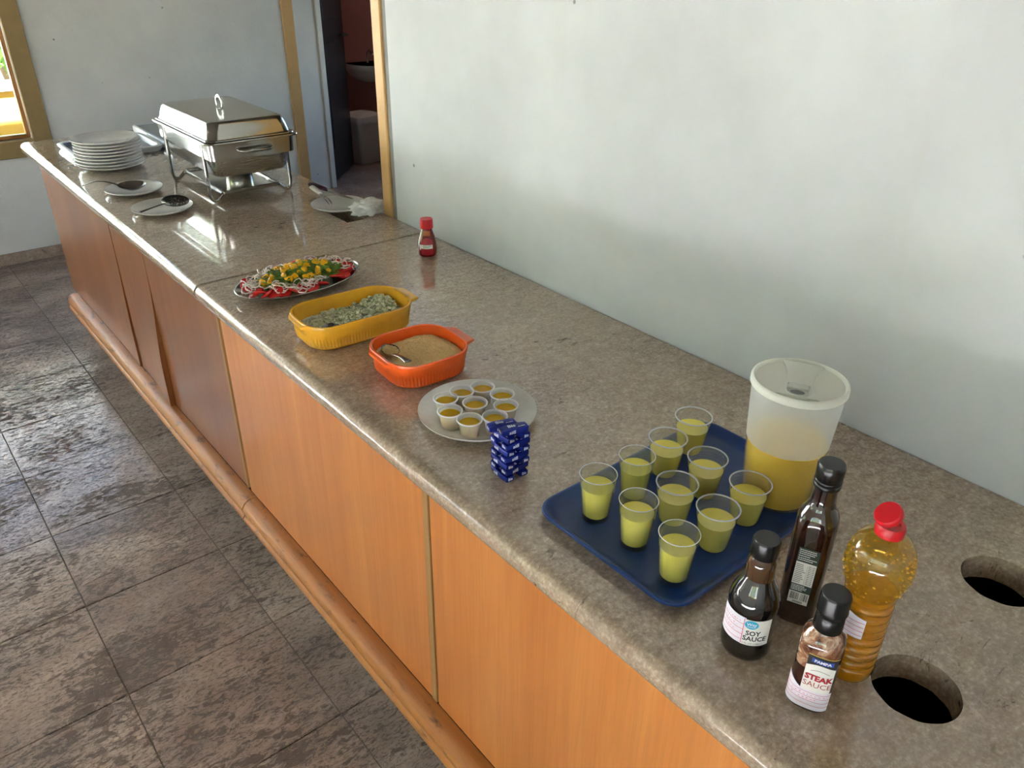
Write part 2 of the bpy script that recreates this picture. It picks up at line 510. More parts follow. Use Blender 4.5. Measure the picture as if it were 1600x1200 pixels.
class G:
    """vertex/face collector"""
    def __init__(s):
        s.v = []
        s.f = []

    def add(s, v, f):
        k = len(s.v)
        s.v += [tuple(p) for p in v]
        s.f += [tuple(i + k for i in q) for q in f]
        return s

    def box(s, x0, x1, y0, y1, z0, z1):
        v = [(x0, y0, z0), (x1, y0, z0), (x1, y1, z0), (x0, y1, z0), (x0, y0, z1), (x1, y0, z1), (x1, y1, z1), (x0, y1, z1)]
        return s.add(v, [(0, 3, 2, 1), (4, 5, 6, 7), (0, 1, 5, 4), (1, 2, 6, 5), (2, 3, 7, 6), (3, 0, 4, 7)])

    def bbox(s, x0, x1, y0, y1, z0, z1, b=0.002):
        """box with chamfered edges"""
        bm = bmesh.new()
        bmesh.ops.create_cube(bm, size=1)
        for q in bm.verts:
            q.co = ((x0 + x1) / 2 + q.co.x * (x1 - x0), (y0 + y1) / 2 + q.co.y * (y1 - y0), (z0 + z1) / 2 + q.co.z * (z1 - z0))
        bmesh.ops.bevel(bm, geom=bm.edges[:], offset=b, segments=1, affect='EDGES')
        bm.verts.index_update()
        s.add([q.co[:] for q in bm.verts], [tuple(q.index for q in f.verts) for f in bm.faces])
        bm.free()
        return s

    def lathe(s, prof, seg=32, fx=None, close=True):
        """prof: (r, z) from start to end; r = 0 gives a pole"""
        rings = []
        v = []
        f = []
        for (r, z) in prof:
            if r <= 1e-7:
                rings.append([len(v)])
                v.append((0, 0, z))
            else:
                ids = []
                for i in range(seg):
                    a = 2 * pi * i / seg
                    rr = fx(a, r, z) if fx else r
                    ids.append(len(v))
                    v.append((rr * cos(a), rr * sin(a), z))
                rings.append(ids)
        for a, b in zip(rings[:-1], rings[1:]):
            for i in range(seg):
                j = (i + 1) % seg
                if len(a) == 1 and len(b) == 1:
                    continue
                if len(a) == 1:
                    f.append((a[0], b[i], b[j]))
                elif len(b) == 1:
                    f.append((a[i], b[0], a[j]))
                else:
                    f.append((a[i], b[i], b[j], a[j]))
        return s.add(v, f)

    def loft(s, loops, cap0=True, cap1=True, closed=False):
        n = len(loops[0])
        v = [p for lp in loops for p in lp]
        f = []
        pairs = list(zip(range(len(loops) - 1), range(1, len(loops))))
        if closed:
            pairs.append((len(loops) - 1, 0))
        for a, b in pairs:
            for i in range(n):
                j = (i + 1) % n
                f.append((a * n + i, a * n + j, b * n + j, b * n + i))
        if not closed:
            if cap0:
                f.append(tuple(range(n - 1, -1, -1)))
            if cap1:
                k = (len(loops) - 1) * n
                f.append(tuple(k + i for i in range(n)))
        return s.add(v, f)

    def tube(s, path, r, seg=10, flat=1.0, closed=False, up=(0, 0, 1)):
        """r may be a list; flat squeezes the section along the binormal"""
        P = [Vector(p) for p in path]
        n = len(P)
        loops = []
        for i in range(n):
            if closed:
                t = (P[(i + 1) % n] - P[i - 1]).normalized()
            else:
                t = (P[min(i + 1, n - 1)] - P[max(i - 1, 0)]).normalized()
            u = Vector(up)
            sd_ = t.cross(u)
            if sd_.length < 1e-4:
                sd_ = t.cross(Vector((1, 0, 0)))
            sd_.normalize()
            w = sd_.cross(t).normalized()
            rr = r[i] if isinstance(r, (list, tuple)) else r
            loops.append([(P[i] + sd_ * (rr * cos(2 * pi * k / seg)) + w * (rr * flat * sin(2 * pi * k / seg)))[:] for k in range(seg)])
        return s.loft(loops, closed=closed)

    def prism(s, pts, axis, a0, a1):
        """extrude a 2-D profile (list of (p, q)) along an axis: 'y' -> (p, *, q), 'z' -> (p, q, *)"""
        def mk(p, q, t):
            return (p, t, q) if axis == 'y' else ((p, q, t) if axis == 'z' else (t, p, q))
        return s.loft([[mk(p, q, a0) for p, q in pts], [mk(p, q, a1) for p, q in pts]])

    def mv(s, M):
        s.v = [tuple(M @ Vector(p)) for p in s.v]
        return s

    def obj(s, name, mat, parent=None, **kw):
        return mesh_obj(name, s.v, s.f, mat, parent, **kw)


def rrect(w, d, r, z, n=6, cx=0, cy=0):
    """rounded rectangle loop, w along x, d along y"""
    r = min(r, w / 2 - 1e-4, d / 2 - 1e-4)
    out = []
    for (sx, sy, a0) in ((1, 1, 0), (-1, 1, pi / 2), (-1, -1, pi), (1, -1, 1.5 * pi)):
        for k in range(n + 1):
            a = a0 + (pi / 2) * k / n
            out.append((cx + sx * (w / 2 - r) + r * cos(a), cy + sy * (d / 2 - r) + r * sin(a), z))
    return out


def arc(cx, cz, r, a0, a1, n):
    return [(cx + r * cos(a0 + (a1 - a0) * i / n), cz + r * sin(a0 + (a1 - a0) * i / n)) for i in range(n + 1)]


def text_mesh(txt, size, bold=0.0, align='CENTER', res=2):
    cu = bpy.data.curves.new('t', 'FONT')
    cu.body = txt
    cu.size = size
    cu.offset = bold
    cu.align_x = align
    cu.align_y = 'CENTER'
    cu.resolution_u = res
    o = bpy.data.objects.new('t', cu)
    COL.objects.link(o)
    dg = bpy.context.evaluated_depsgraph_get()
    me = bpy.data.meshes.new_from_object(o.evaluated_get(dg))
    v = [p.co[:] for p in me.vertices]
    f = [tuple(p.vertices) for p in me.polygons]
    bpy.data.objects.remove(o, do_unlink=True)
    bpy.data.curves.remove(cu)
    bpy.data.meshes.remove(me)
    return v, f


def facing(x, y):
    """rotation that turns a thing's local -Y side towards the camera"""
    return atan2(-y, -x) + pi / 2


# wrap on a round bottle whose front is local -Y: u runs to the viewer's right (metres of arc), z upward
def wrap(R, u, z, off=0.0):
    r = (R(z) if callable(R) else R)
    a = u / r
    return ((r + off) * sin(a), -(r + off) * cos(a), z)


def cyl_patch(R, u0, u1, z0, z1, off, nu=14, nz=4, shape=None):
    """z0/z1 may be functions of u"""
    v = []
    f = []
    for j in range(nz + 1):
        for i in range(nu + 1):
            u = u0 + (u1 - u0) * i / nu
            a = z0(u) if callable(z0) else z0
            b = z1(u) if callable(z1) else z1
            v.append(wrap(R, u, a + (b - a) * j / nz, off))
    for j in range(nz):
        for i in range(nu):
            k = j * (nu + 1) + i
            f.append((k, k + 1, k + nu + 2, k + nu + 1))
    return v, f


def cyl_text(txt, size, R, u, z, off, bold=0.0, align='CENTER', sx=1.0, lean=0.0):
    v, f = text_mesh(txt, size, bold, align)
    return [wrap(R, u + p[0] * sx, z + p[1] + lean * p[0], off) for p in v], f


def struct(o):
    o['kind'] = 'structure'
    return o


# ================================================================== THE ROOM
XW = 1.3175          # face of the white wall behind the counter
YF = 5.16            # face of the far wall with the window
XL = -3.3            # left wall
YB = -2.8
HC = 2.95
# ---- floor
TS = 0.389
X0T, Y0T = 0.137 - 5 * TS, 1.652 - 5 * TS
fl = G().box(XL - 0.2, 4.6, YB - 0.2, 6.6, -0.08, -0.0035).obj('floor', 'grout', smooth=False)
struct(fl)
tg = G().bbox(0.0012, TS - 0.0012, 0.0012, TS - 0.0012, -0.012, 0.0, 0.0012)
tile_me = tg.obj('tile', 'tile', fl, smooth=False)
tile_data = tile_me.data
first = True
built = set()
for i in range(7):
    for j in range(14):
        x, y = X0T + i * TS, Y0T + j * TS
        built.add((i, j))
        if y > YF:
            continue
        o = tile_me if first else link_mesh('tile', tile_data, fl)
        first = False
        o.location = (x, y, random.uniform(-0.0008, 0.0006))
rest = G()
bounce_tiles = G()  # unseen pale tiles added by the left windows to bounce sunlight
for i in range(-4, 17):
    for j in range(-7, 18):
        x, y = X0T + i * TS, Y0T + j * TS
        if (i, j) in built and y <= YF:
            continue
        if x + TS < XL or x > 4.5 or y + TS < YB or y > 6.4:
            continue
        (bounce_tiles if (x < -1.75 and y < YF) else rest).box(x + 0.002, x + TS - 0.002, y + 0.002, y + TS - 0.002, -0.012, 0.0)
tag(rest.obj('tile_field', 'tile', fl, smooth=False), kind='stuff')
tag(bounce_tiles.obj('bounce_tile_field', 'bounce_tile', fl, smooth=False), kind='stuff')

# ---- white wall behind the counter (ends at the doorway)
wr = G().box(XW, XW + 0.15, YB, 2.16, 0, HC).obj('wall_right', 'plaster', smooth=False)
struct(wr)
g = G().prism([(XW + 0.004, 2.16), (XW + 0.15, 2.16), (XW + 0.15, 2.197), (XW + 0.010, 2.197), (XW + 0.006, 2.18)], 'z', 0, HC)
struct(g.obj('trim_1', 'mortar', smooth=False))
struct(G().bbox(XW + 0.002, XW + 0.16, 2.197, 2.247, 0, HC, 0.003).obj('trim_2', 'ochre', smooth=False))
# ---- far wall with the window opening
WX0, WX1, WZ0, WZ1 = -1.6, 0.83, CT - 0.205, CT + 1.45
g = G()
g.box(XL, WX0, YF, YF + 0.16, 0, HC).box(WX1, 2.385, YF, YF + 0.16, 0, HC)
g.box(WX0, WX1, YF, YF + 0.16, 0, WZ0).box(WX0, WX1, YF, YF + 0.16, WZ1, HC)
struct(g.obj('wall_far', 'plaster_far', smooth=False))
struct(G().bbox(2.385, 2.462, YF - 0.012, YF + 0.17, 0, HC, 0.004).obj('trim_3', 'ochre', smooth=False))
struct(G().bbox(XL, 2.38, YF - 0.014, YF, 0, 0.066, 0.003).obj('baseboard_far', 'granite', smooth=False))
# window surround + wooden frame + pane
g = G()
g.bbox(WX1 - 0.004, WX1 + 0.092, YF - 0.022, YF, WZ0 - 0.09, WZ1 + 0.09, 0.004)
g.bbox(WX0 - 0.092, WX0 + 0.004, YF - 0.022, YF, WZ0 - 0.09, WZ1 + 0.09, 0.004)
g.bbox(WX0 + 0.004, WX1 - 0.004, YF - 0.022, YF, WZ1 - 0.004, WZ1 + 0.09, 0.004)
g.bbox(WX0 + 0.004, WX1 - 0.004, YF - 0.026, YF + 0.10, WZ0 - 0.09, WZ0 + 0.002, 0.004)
wf = struct(g.obj('window_1', 'ochre_shaded', smooth=False))


def sash(x0, x1, z0, z1, y, bar=0.032, dep=0.035):
    q = G()
    q.bbox(x0, x0 + bar, y, y + dep, z0, z1, 0.003).bbox(x1 - bar, x1, y, y + dep, z0, z1, 0.003)
    q.bbox(x0 + bar, x1 - bar, y, y + dep, z0, z0 + bar, 0.003).bbox(x0 + bar, x1 - bar, y, y + dep, z1 - bar, z1, 0.003)
    return q


xm = -0.38
for (a, b, yy) in ((WX0 + 0.004, xm + 0.02, YF + 0.065), (xm - 0.02, WX1 - 0.004, YF + 0.022)):
    s_ = sash(a, b, WZ0 + 0.004, WZ1 - 0.004, yy, 0.02).obj('sash', 'frame_wood', wf, smooth=False)
    G().box(a + 0.02, b - 0.02, yy + 0.014, yy + 0.018, WZ0 + 0.024, WZ1 - 0.024).obj('pane', 'pane', s_, smooth=False)
# ---- left wall with three big windows that light the room
LW = [(-2.7, 0.45), (2.9, 4.7)]
LZ0, LZ1 = 1.15, 2.12
g = G()
ys = [YB] + [v for p in LW for v in p] + [YF + 0.16]
for a, b in zip(ys[0::2], ys[1::2]):
    g.box(XL - 0.16, XL, a, b, 0, HC)
for a, b in LW:
    g.box(XL - 0.16, XL, a, b, 0, LZ0).box(XL - 0.16, XL, a, b, LZ1, HC)
struct(g.obj('wall_left', 'plaster_far', smooth=False))
for k, (a, b) in enumerate(LW):
    q = G()
    for (p0, p1, z0, z1) in ((a - 0.09, a, LZ0 - 0.09, LZ1 + 0.09), (b, b + 0.09, LZ0 - 0.09, LZ1 + 0.09), (a, b, LZ1, LZ1 + 0.09), (a, b, LZ0 - 0.09, LZ0)):
        q.bbox(XL, XL + 0.022, p0, p1, z0, z1, 0.004)
    w_ = struct(q.obj('window_%d' % (k + 2), 'ochre', smooth=False))
    q = G()
    m_ = (a + b) / 2
    for (p0, p1) in ((a, a + 0.03), (m_ - 0.02, m_ + 0.02), (b - 0.03, b)):
        q.bbox(XL - 0.10, XL - 0.06, p0, p1, LZ0, LZ1, 0.003)
    for (z0, z1) in ((LZ0, LZ0 + 0.03), (LZ1 - 0.03, LZ1)):
        q.bbox(XL - 0.10, XL - 0.06, a, b, z0, z1, 0.003)
    q.obj('sash', 'frame_wood', w_, smooth=False)
# unseen overhang added outside the left wall to narrow the sun patch
struct(G().box(XL - 0.16 - 0.62, XL - 0.16, -4.0, 7.0, 2.64, 2.72).obj('sun_blocker_eaves', 'frame_wood', smooth=False))
# ---- remaining shell
struct(G().box(XL - 0.16, 4.5, YB - 0.15, YB, 0, HC).obj('wall_back', 'plaster', smooth=False))
struct(G().box(XL - 0.3, 4.6, YB - 0.3, 6.6, HC, HC + 0.12).obj('ceiling', 'ceiling', smooth=False))
struct(G().box(4.35, 4.5, YB, 2.9, 0, HC).box(4.35, 4.5, 4.9, 6.45, 0, HC).box(4.35, 4.5, 2.9, 4.9, 0, 0.8).box(4.35, 4.5, 2.9, 4.9, 2.4, HC).obj('wall_passage', 'plaster', smooth=False))
struct(G().add(*(lambda q: (q.v, q.f))(G().bbox(4.40, 4.44, 2.9, 2.94, 0.8, 2.4, 0.003).bbox(4.40, 4.44, 3.88, 3.92, 0.8, 2.4, 0.003).bbox(4.40, 4.44, 4.86, 4.9, 0.8, 2.4, 0.003))).obj('window_4', 'frame_wood', smooth=False))
# ---- passage beyond the counter: pale wall, black door, washroom
struct(G().box(2.462, 2.79, 5.50, 5.62, 0, HC).obj('wall_corridor', 'plaster_corr', smooth=False))
struct(G().bbox(2.79, 2.828, 5.485, 5.63, 0, HC, 0.003).obj('trim_4', 'plaster_corr', smooth=False))
struct(G().box(2.385, 2.52, YF + 0.17, 5.62, 0, HC).obj('wall_corridor_side', 'plaster_corr', smooth=False))
struct(G().box(3.50, 4.35, 5.50, 5.62, 0, HC).box(2.828, 3.50, 5.50, 5.62, 2.12, HC).obj('wall_washroom_front', 'plaster_corr', smooth=False))
struct(G().box(2.60, 4.35, 6.32, 6.45, 0, HC).box(2.60, 2.72, 5.62, 6.32, 0, HC).obj('wall_washroom', 'redwall', smooth=False))
dx, dy = 3.27 - 2.845, 6.0 - 5.57
da = atan2(dy, dx)
dl = sqrt(dx * dx + dy * dy)
dr = bpy.data.objects.new('door_1', None)
COL.objects.link(dr)
dr.location = (2.845, 5.57, 0)
dr.rotation_euler = (0, 0, da)
struct(dr)
G().bbox(0, dl, 0, 0.036, 0.008, 2.1, 0.003).obj('door_leaf', 'black_door', dr, smooth=False)
for zz in (0.25, 1.15):
    G().bbox(0.10, dl - 0.10, -0.006, 0.001, zz, zz + 0.75, 0.004).obj('door_panel', 'black_door', dr, smooth=False)
g = G().tube([(dl - 0.06, -0.001, 1.02), (dl - 0.06, -0.045, 1.02), (dl - 0.17, -0.05, 1.02)], 0.009, 8)
g.obj('door_handle', 'darksteel', dr)

# ================================================================== COUNTER
XF = 0.592           # front of the stone
XN = 0.625           # where the rounded nose begins
TH = 0.042


def curve_plate(outer, holes, half):
    cu = bpy.data.curves.new('c', 'CURVE')
    cu.dimensions = '2D'
    cu.fill_mode = 'BOTH'
    cu.extrude = half
    for lp in [outer] + holes:
        sp = cu.splines.new('POLY')
        sp.points.add(len(lp) - 1)
        for p, q in zip(sp.points, lp):
            p.co = (q[0], q[1], 0, 1)
        sp.use_cyclic_u = True
    o = bpy.data.objects.new('c', cu)
    COL.objects.link(o)
    me = bpy.data.meshes.new_from_object(o.evaluated_get(bpy.context.evaluated_depsgraph_get()))
    v = [(p.co.x, p.co.y, p.co.z - half + CT) for p in me.vertices]
    f = [tuple(p.vertices) for p in me.polygons]
    bpy.data.objects.remove(o, do_unlink=True)
    bpy.data.curves.remove(cu)
    bpy.data.meshes.remove(me)
    return v, f


def circle(cx, cy, r, n=48):
    return [(cx + r * cos(2 * pi * i / n) * (1 + 0.012 * sin(5 * i)), cy + r * sin(2 * pi * i / n)) for i in range(n)]


def slab(name, y0, y1, holes, label):
    v, f = curve_plate([(XN, y0), (XW - 0.003, y0), (XW - 0.003, y1), (XN, y1)], holes, TH / 2)
    g = G().add(v, f)
    R = 0.022
    prof = [(XN, CT)] + [(p, q) for p, q in arc(XF + R, CT - R, R, pi / 2, pi, 8)]
    prof += [(p, q) for p, q in arc(XF + 0.010, CT - TH + 0.008, 0.008, pi, 1.5 * pi, 3)] + [(XN, CT - TH)]
    # end edges slightly eased
    n = len(prof)
    ins = lambda t: [((p - XN) * (1 - t * 0.1) + XN, CT - TH / 2 + (q - CT + TH / 2) * (1 - t * 0.08)) for p, q in prof]
    loops = [[(p, y0, q) for p, q in prof], [(p, y1, q) for p, q in prof]]
    g.loft(loops)
    return tag(g.obj(name, 'granite', angle=50), label, 'countertop')


H1 = circle(0.820, 0.190, 0.0525)
H2 = circle(1.102, 0.204, 0.0525)
slab('stone_countertop', -0.9, 1.996, [H1, H2], 'brown polished stone countertop with two round holes near the sauce bottles')
SLOT = [(1.172, 2.226), (1.238, 2.226), (1.238, 2.36), (1.172, 2.36)]
slab('stone_countertop', 2.007, 4.04, [SLOT], 'brown polished stone countertop slab under the chafing dish and plate stack')

XP = 0.623           # cabinet face


def panel_mesh(y0, y1, z0=0.2475, z1=CT - TH - 0.001, bul=None, n=16):
    """veneer board; bul(y, z) pushes the face out where the veneer has buckled"""
    v = []
    f = []
    for j in range(n + 1):
        for i in range(n + 1):
            y = y0 + (y1 - y0) * i / n
            z = z0 + (z1 - z0) * j / n
            v.append((XP - (bul(y, z) if bul else 0), y, z))
    for j in range(n):
        for i in range(n):
            k = j * (n + 1) + i
            f.append((k, k + 1, k + n + 2, k + n + 1))
    base = len(v)
    v += [(XP + 0.016, y0, z0), (XP + 0.016, y1, z0), (XP + 0.016, y1, z1), (XP + 0.016, y0, z1)]
    f.append((base, base + 3, base + 2, base + 1))
    bot = [i for i in range(n + 1)]
    top = [n * (n + 1) + i for i in range(n + 1)]
    lf = [j * (n + 1) for j in range(n + 1)]
    rt = [j * (n + 1) + n for j in range(n + 1)]
    f.append(tuple(bot[::-1]) + (base, base + 1))
    f.append(tuple(top) + (base + 2, base + 3))
    f.append(tuple(lf) + (base + 3, base))
    f.append(tuple(rt[::-1]) + (base + 1, base + 2))
    return v, f


def buckle(side, edge, amp):
    def fn(y, z):
        d = (edge - y) if side < 0 else (y - edge)
        a = max(0.0, 1 - d / 0.28)
        h = min(1.0, max(0.0, (CT - 0.16 - z) / 0.35))
        return amp * a * a * h * (3 - 2 * h) * h if h < 1 else amp * a * a
    return fn


def cabinet(y0, y1, panels, strips, label, veneer):
    c = thing('buffet_cabinet', label, 'cabinet', (0, 0, 0))
    g = G()
    g.box(XP + 0.018, 1.29, y0 + 0.001, y0 + 0.018, 0.17, CT - TH - 0.001)
    g.box(XP + 0.018, 1.29, y1 - 0.018, y1 - 0.001, 0.17, CT - TH - 0.001)
    g.box(1.272, 1.29, y0 + 0.018, y1 - 0.018, 0.17, CT - TH - 0.001)
    g.box(XP + 0.018, 1.272, y0 + 0.018, y1 - 0.018, 0.17, 0.188)
    g.obj('body', 'rawboard', c, smooth=False)
    G().box(0.70, 1.28, y0 + 0.001, y1 - 0.001, 0.0, 0.169).obj('plinth', 'mortar', c, smooth=False)
    for (a, b, bu) in panels:
        v, f = panel_mesh(a, b, bul=bu)
        mesh_obj('veneer_panel', v, f, veneer, c, angle=30)
    for (a, b, m_) in strips:
        G().bbox(XP - 0.002, XP + 0.016, a, b, 0.2475, CT - TH - 0.001, 0.001).obj('edge_strip', m_, c, smooth=False)
    return c


cabinet(-0.9, 0.973, [(-0.898, 0.9685, None)], [], 'orange veneered buffet cabinet nearest the camera, below the sauce bottles', 'veneer')
cabinet(0.974, 1.940, [(0.993, 1.932, None)], [(0.9725, 0.9905, 'strip')], 'orange veneered buffet cabinet below the casserole dishes', 'veneer')
cabinet(1.941, 2.918, [(1.963, 2.556, buckle(1, 1.963 + 9, 0)), (2.560, 2.914, buckle(1, 2.560, 0.018))], [(1.947, 1.958, 'strip')], 'brown veneered buffet cabinet with buckled, split front below the chafing dish', 'veneer_dark')
cabinet(2.919, 3.90, [(2.923, 3.897, buckle(1, 2.923, 0.006))], [], 'brown veneered buffet cabinet at the far end below the plate stack', 'veneer_dark')

RP = [(0.622, 0.246), (0.604, 0.2465), (0.592, 0.243), (0.582, 0.235), (0.576, 0.224), (0.575, 0.213), (0.579, 0.204), (0.583, 0.199),
      (0.577, 0.196), (0.573, 0.190), (0.573, 0.183), (0.580, 0.179), (0.622, 0.179)]
for (a, b, lb) in ((-0.9, 1.893, 'worn wooden foot rail along the near cabinets'), (1.897, 3.83, 'worn wooden foot rail along the far cabinets')):
    tag(G().prism(RP, 'y', a, b).obj('foot_rail', 'rail', angle=45), lb, 'foot rail')

# ================================================================== THINGS ON THE COUNTER
# ---- plates
PLATE = [(0, 0.004), (0.62, 0.004), (0.66, 0.006), (0.80, 0.010), (0.97, 0.0165), (1.0, 0.0185), (1.0, 0.0160), (0.96, 0.0125),
         (0.80, 0.006), (0.66, 0.0015), (0.62, 0.0), (0.52, 0.0), (0.50, 0.0015), (0, 0.0015)]


def plate_data(R, k=1.0, seg=56):
    o = G().lathe([(r * R, z * k) for r, z in PLATE], seg).obj('plate', 'china', angle=60)
    me = o.data
    bpy.data.objects.remove(o, do_unlink=True)
    return me


PL24 = plate_data(0.121)
nplates = 9
ordn = ['topmost', 'second from the top', 'third from the top', 'fourth from the top', 'fifth, in the middle', 'fourth from the bottom', 'third from the bottom', 'second from the bottom', 'lowest']
for k in range(nplates):
    o = link_mesh('dinner_plate', PL24)
    o.location = (0.790 + random.uniform(-0.004, 0.004), 3.405 + random.uniform(-0.004, 0.004), CT + 0.0002 + k * 0.0118)
    o.rotation_euler = (0, 0, random.uniform(0, 6))
    tag(o, 'white dinner plate in the stack beside the white basin, ' + ordn[nplates - 1 - k], 'plate', 'stacked dinner plates')
PL19 = plate_data(0.096, 0.95)
o = link_mesh('side_plate', PL19, loc=(0.748, 2.985, CT + 0.0002))
tag(o, 'small white plate holding the large solid serving spoon', 'plate')
o = link_mesh('side_plate', PL19, loc=(0.752, 2.703, CT + 0.0002))
tag(o, 'small white plate holding the perforated skimmer spoon', 'plate')
o = link_mesh('side_plate', PL19, loc=(1.228, 2.385, CT + 0.0002))
o.scale = (0.95, 0.95, 1)
tag(o, 'small white plate with serving fork and knife by the doorway', 'plate')
PLB = plate_data(0.1135, 1.05, 72)
o = link_mesh('dinner_plate', PLB, loc=(0.782, 1.032, CT + 0.0002))
tag(o, 'white plate carrying nine small sauce cups', 'plate')


# ---- serving spoons on plates
def bowl_mesh(L, Wd, dep, th=0.0012, n=14, m=10, holes=False):
    """spoon bowl: grid over an ellipse, dished"""
    v = []
    f = []
    def pt(i, j, off):
        t = 2 * pi * i / n
        s_ = j / m
        x, y = L / 2 * s_ * cos(t), Wd / 2 * s_ * sin(t)
        return (x, y, -dep * (1 - s_ * s_) + off)
    for off in (0, th):
        k0 = len(v)
        v.append(pt(0, 0, off))
        for j in range(1, m + 1):
            for i in range(n):
                v.append(pt(i, j, off))
        for i in range(n):
            f.append((k0, k0 + 1 + i, k0 + 1 + (i + 1) % n))
        for j in range(m - 1):
            for i in range(n):
                a = k0 + 1 + j * n + i
                b = k0 + 1 + j * n + (i + 1) % n
                f.append((a, a + n, b + n, b))
    half = len(v) // 2
    for i in range(n):
        a = 1 + (m - 1) * n + i
        b = 1 + (m - 1) * n + (i + 1) % n
        f.append((a, b, b + half, a + half))
    return v, f


def spoon(name, label, c, e, L, Wd, dep, arch=0.01, roll=0.0, pitch=0.0, holes=0, mat='spoon_steel'):
    """c: centre of the bowl's rim plane, e: end of the handle (world, z above the counter)"""
    ex, ey, ez = e[0] - c[0], e[1] - c[1], e[2] - c[2]
    D = sqrt(ex * ex + ey * ey)
    t = thing(name, label, 'spoon', (c[0], c[1], CT + c[2]), atan2(-ey, -ex))
    v, f = bowl_mesh(L, Wd, dep, n=28)
    b = mesh_obj('bowl', v, f, mat, t, angle=50)
    b.rotation_euler = (roll, pitch, 0)
    if holes:
        q = G()
        for ix in range(-5, 6):
            for iy in range(-5, 6):
                x, y = ix * 0.0085 + (0.004 if iy % 2 else 0), iy * 0.0074
                if (x / (L / 2)) ** 2 + (y / (Wd / 2)) ** 2 < 0.66:
                    k = len(q.v)
                    q.lathe([(0, 0), (0.0026, 0)], 8)
                    for i in range(k, len(q.v)):
                        xx, yy = q.v[i][0] + x, q.v[i][1] + y
                        ss = (xx / (L / 2)) ** 2 + (yy / (Wd / 2)) ** 2
                        q.v[i] = (xx, yy, -dep * (1 - ss) + 0.0018)
        q.obj('perforation', 'ink_black', b)
    pts = []
    rad = []
    n = 10
    z0 = L / 2 * sin(pitch)
    for i in range(n + 1):
        s_ = i / n
        pts.append((-L / 2 + 0.003 - (D - L / 2) * s_, 0, z0 + 0.0006 + (ez - z0) * s_ + arch * sin(pi * s_)))
        rad.append(0.0040 + 0.0042 * s_ ** 2 + 0.002 * (1 - s_) ** 4)
    G().tube(pts, rad, 10, 0.3).obj('handle', mat, t)
    return t


spoon('serving_spoon', 'large solid steel serving spoon resting on a small plate by the stack', (0.742, 2.976, 0.0285), (0.600, 3.058, 0.030), 0.095, 0.064, 0.0195, 0.014, radians(10))
spoon('skimmer_spoon', 'perforated steel skimmer spoon resting on a small white plate', (0.792, 2.686, 0.0300), (0.665, 2.655, 0.022), 0.090, 0.078, 0.010, 0.0, radians(14), 0, 1)

# ---- chafing dish
cx, cy = 1.056, 2.868
ch = thing('chafing_dish', 'stainless steel chafing dish with closed lid on a four-legged stand', 'chafing dish', (cx, cy, CT))
RZ = 0.208
LW_, LD_ = 0.322, 0.535
# flange and food pan
g = G().loft([rrect(LW_ + 0.004, LD_ + 0.004, 0.03, RZ - 0.002), rrect(LW_ + 0.006, LD_ + 0.006, 0.031, RZ + 0.001), rrect(LW_ + 0.004, LD_ + 0.004, 0.03, RZ + 0.004),
              rrect(LW_ - 0.03, LD_ - 0.03, 0.025, RZ + 0.004), rrect(LW_ - 0.034, LD_ - 0.034, 0.024, RZ - 0.05), rrect(LW_ - 0.036, LD_ - 0.036, 0.024, RZ - 0.056),
              rrect(LW_ - 0.026, LD_ - 0.026, 0.024, RZ - 0.056), rrect(LW_ - 0.022, LD_ - 0.022, 0.024, RZ - 0.002)], closed=True)
g.obj('pan_flange', 'steel', ch, angle=35)
# deep water pan below
g = G().loft([rrect(LW_ - 0.030, LD_ - 0.030, 0.05, RZ - 0.045), rrect(LW_ - 0.044, LD_ - 0.044, 0.05, RZ - 0.070), rrect(LW_ - 0.056, LD_ - 0.056, 0.05, RZ - 0.105),
              rrect(LW_ - 0.075, LD_ - 0.075, 0.045, RZ - 0.116), rrect(LW_ - 0.10, LD_ - 0.10, 0.04, RZ - 0.119)], cap0=True)
g.obj('water_pan', 'brushed', ch, angle=35)
# lid
g = G()
L0 = [(0.014, 0.006, 0.030), (0.016, 0.0085, 0.030), (0.030, 0.009, 0.030), (0.036, 0.012, 0.030), (0.046, 0.034, 0.032), (0.056, 0.050, 0.034), (0.064, 0.0570, 0.034), (0.078, 0.0605, 0.032), (0.098, 0.0615, 0.028), (0.16, 0.0625, 0.02)]
loops = [rrect(LW_ - a, LD_ - a, r, RZ + 0.0005 + z, 8) for a, z, r in L0]
g.loft(loops, cap0=True, cap1=True)
lid = g.obj('lid', 'steel', ch, angle=35)
# lid handle: flat upright loop
ring = []
for i in range(15):
    a = pi * (-0.18) + (1.36 * pi) * i / 14
    ring.append((0, 0.026 * cos(a), RZ + 0.0805 + 0.0225 * sin(a)))
gh = G().tube(ring, 0.0062, 10, 0.38, up=(1, 0, 0))
gh.lathe([(0, 0.06), (0.012, 0.06), (0.012, 0.0645), (0, 0.0655)], 16)
k = len(gh.v) - 34
for i in range(len(ring) * 10, len(gh.v)):
    gh.v[i] = (gh.v[i][0], gh.v[i][1], gh.v[i][2] + RZ)
gh.obj('lid_handle', 'steel', lid)
# carrying handles on the short ends
for s_ in (-1, 1):
    yy = s_ * (LD_ / 2 - 0.012)
    pts = [(-0.055, yy, RZ - 0.026), (-0.054, yy + s_ * 0.016, RZ - 0.028), (-0.046, yy + s_ * 0.024, RZ - 0.030), (0.046, yy + s_ * 0.024, RZ - 0.030), (0.054, yy + s_ * 0.016, RZ - 0.028), (0.055, yy, RZ - 0.026)]
    G().tube(pts, 0.0055, 10).obj('carrying_handle', 'steel', ch)
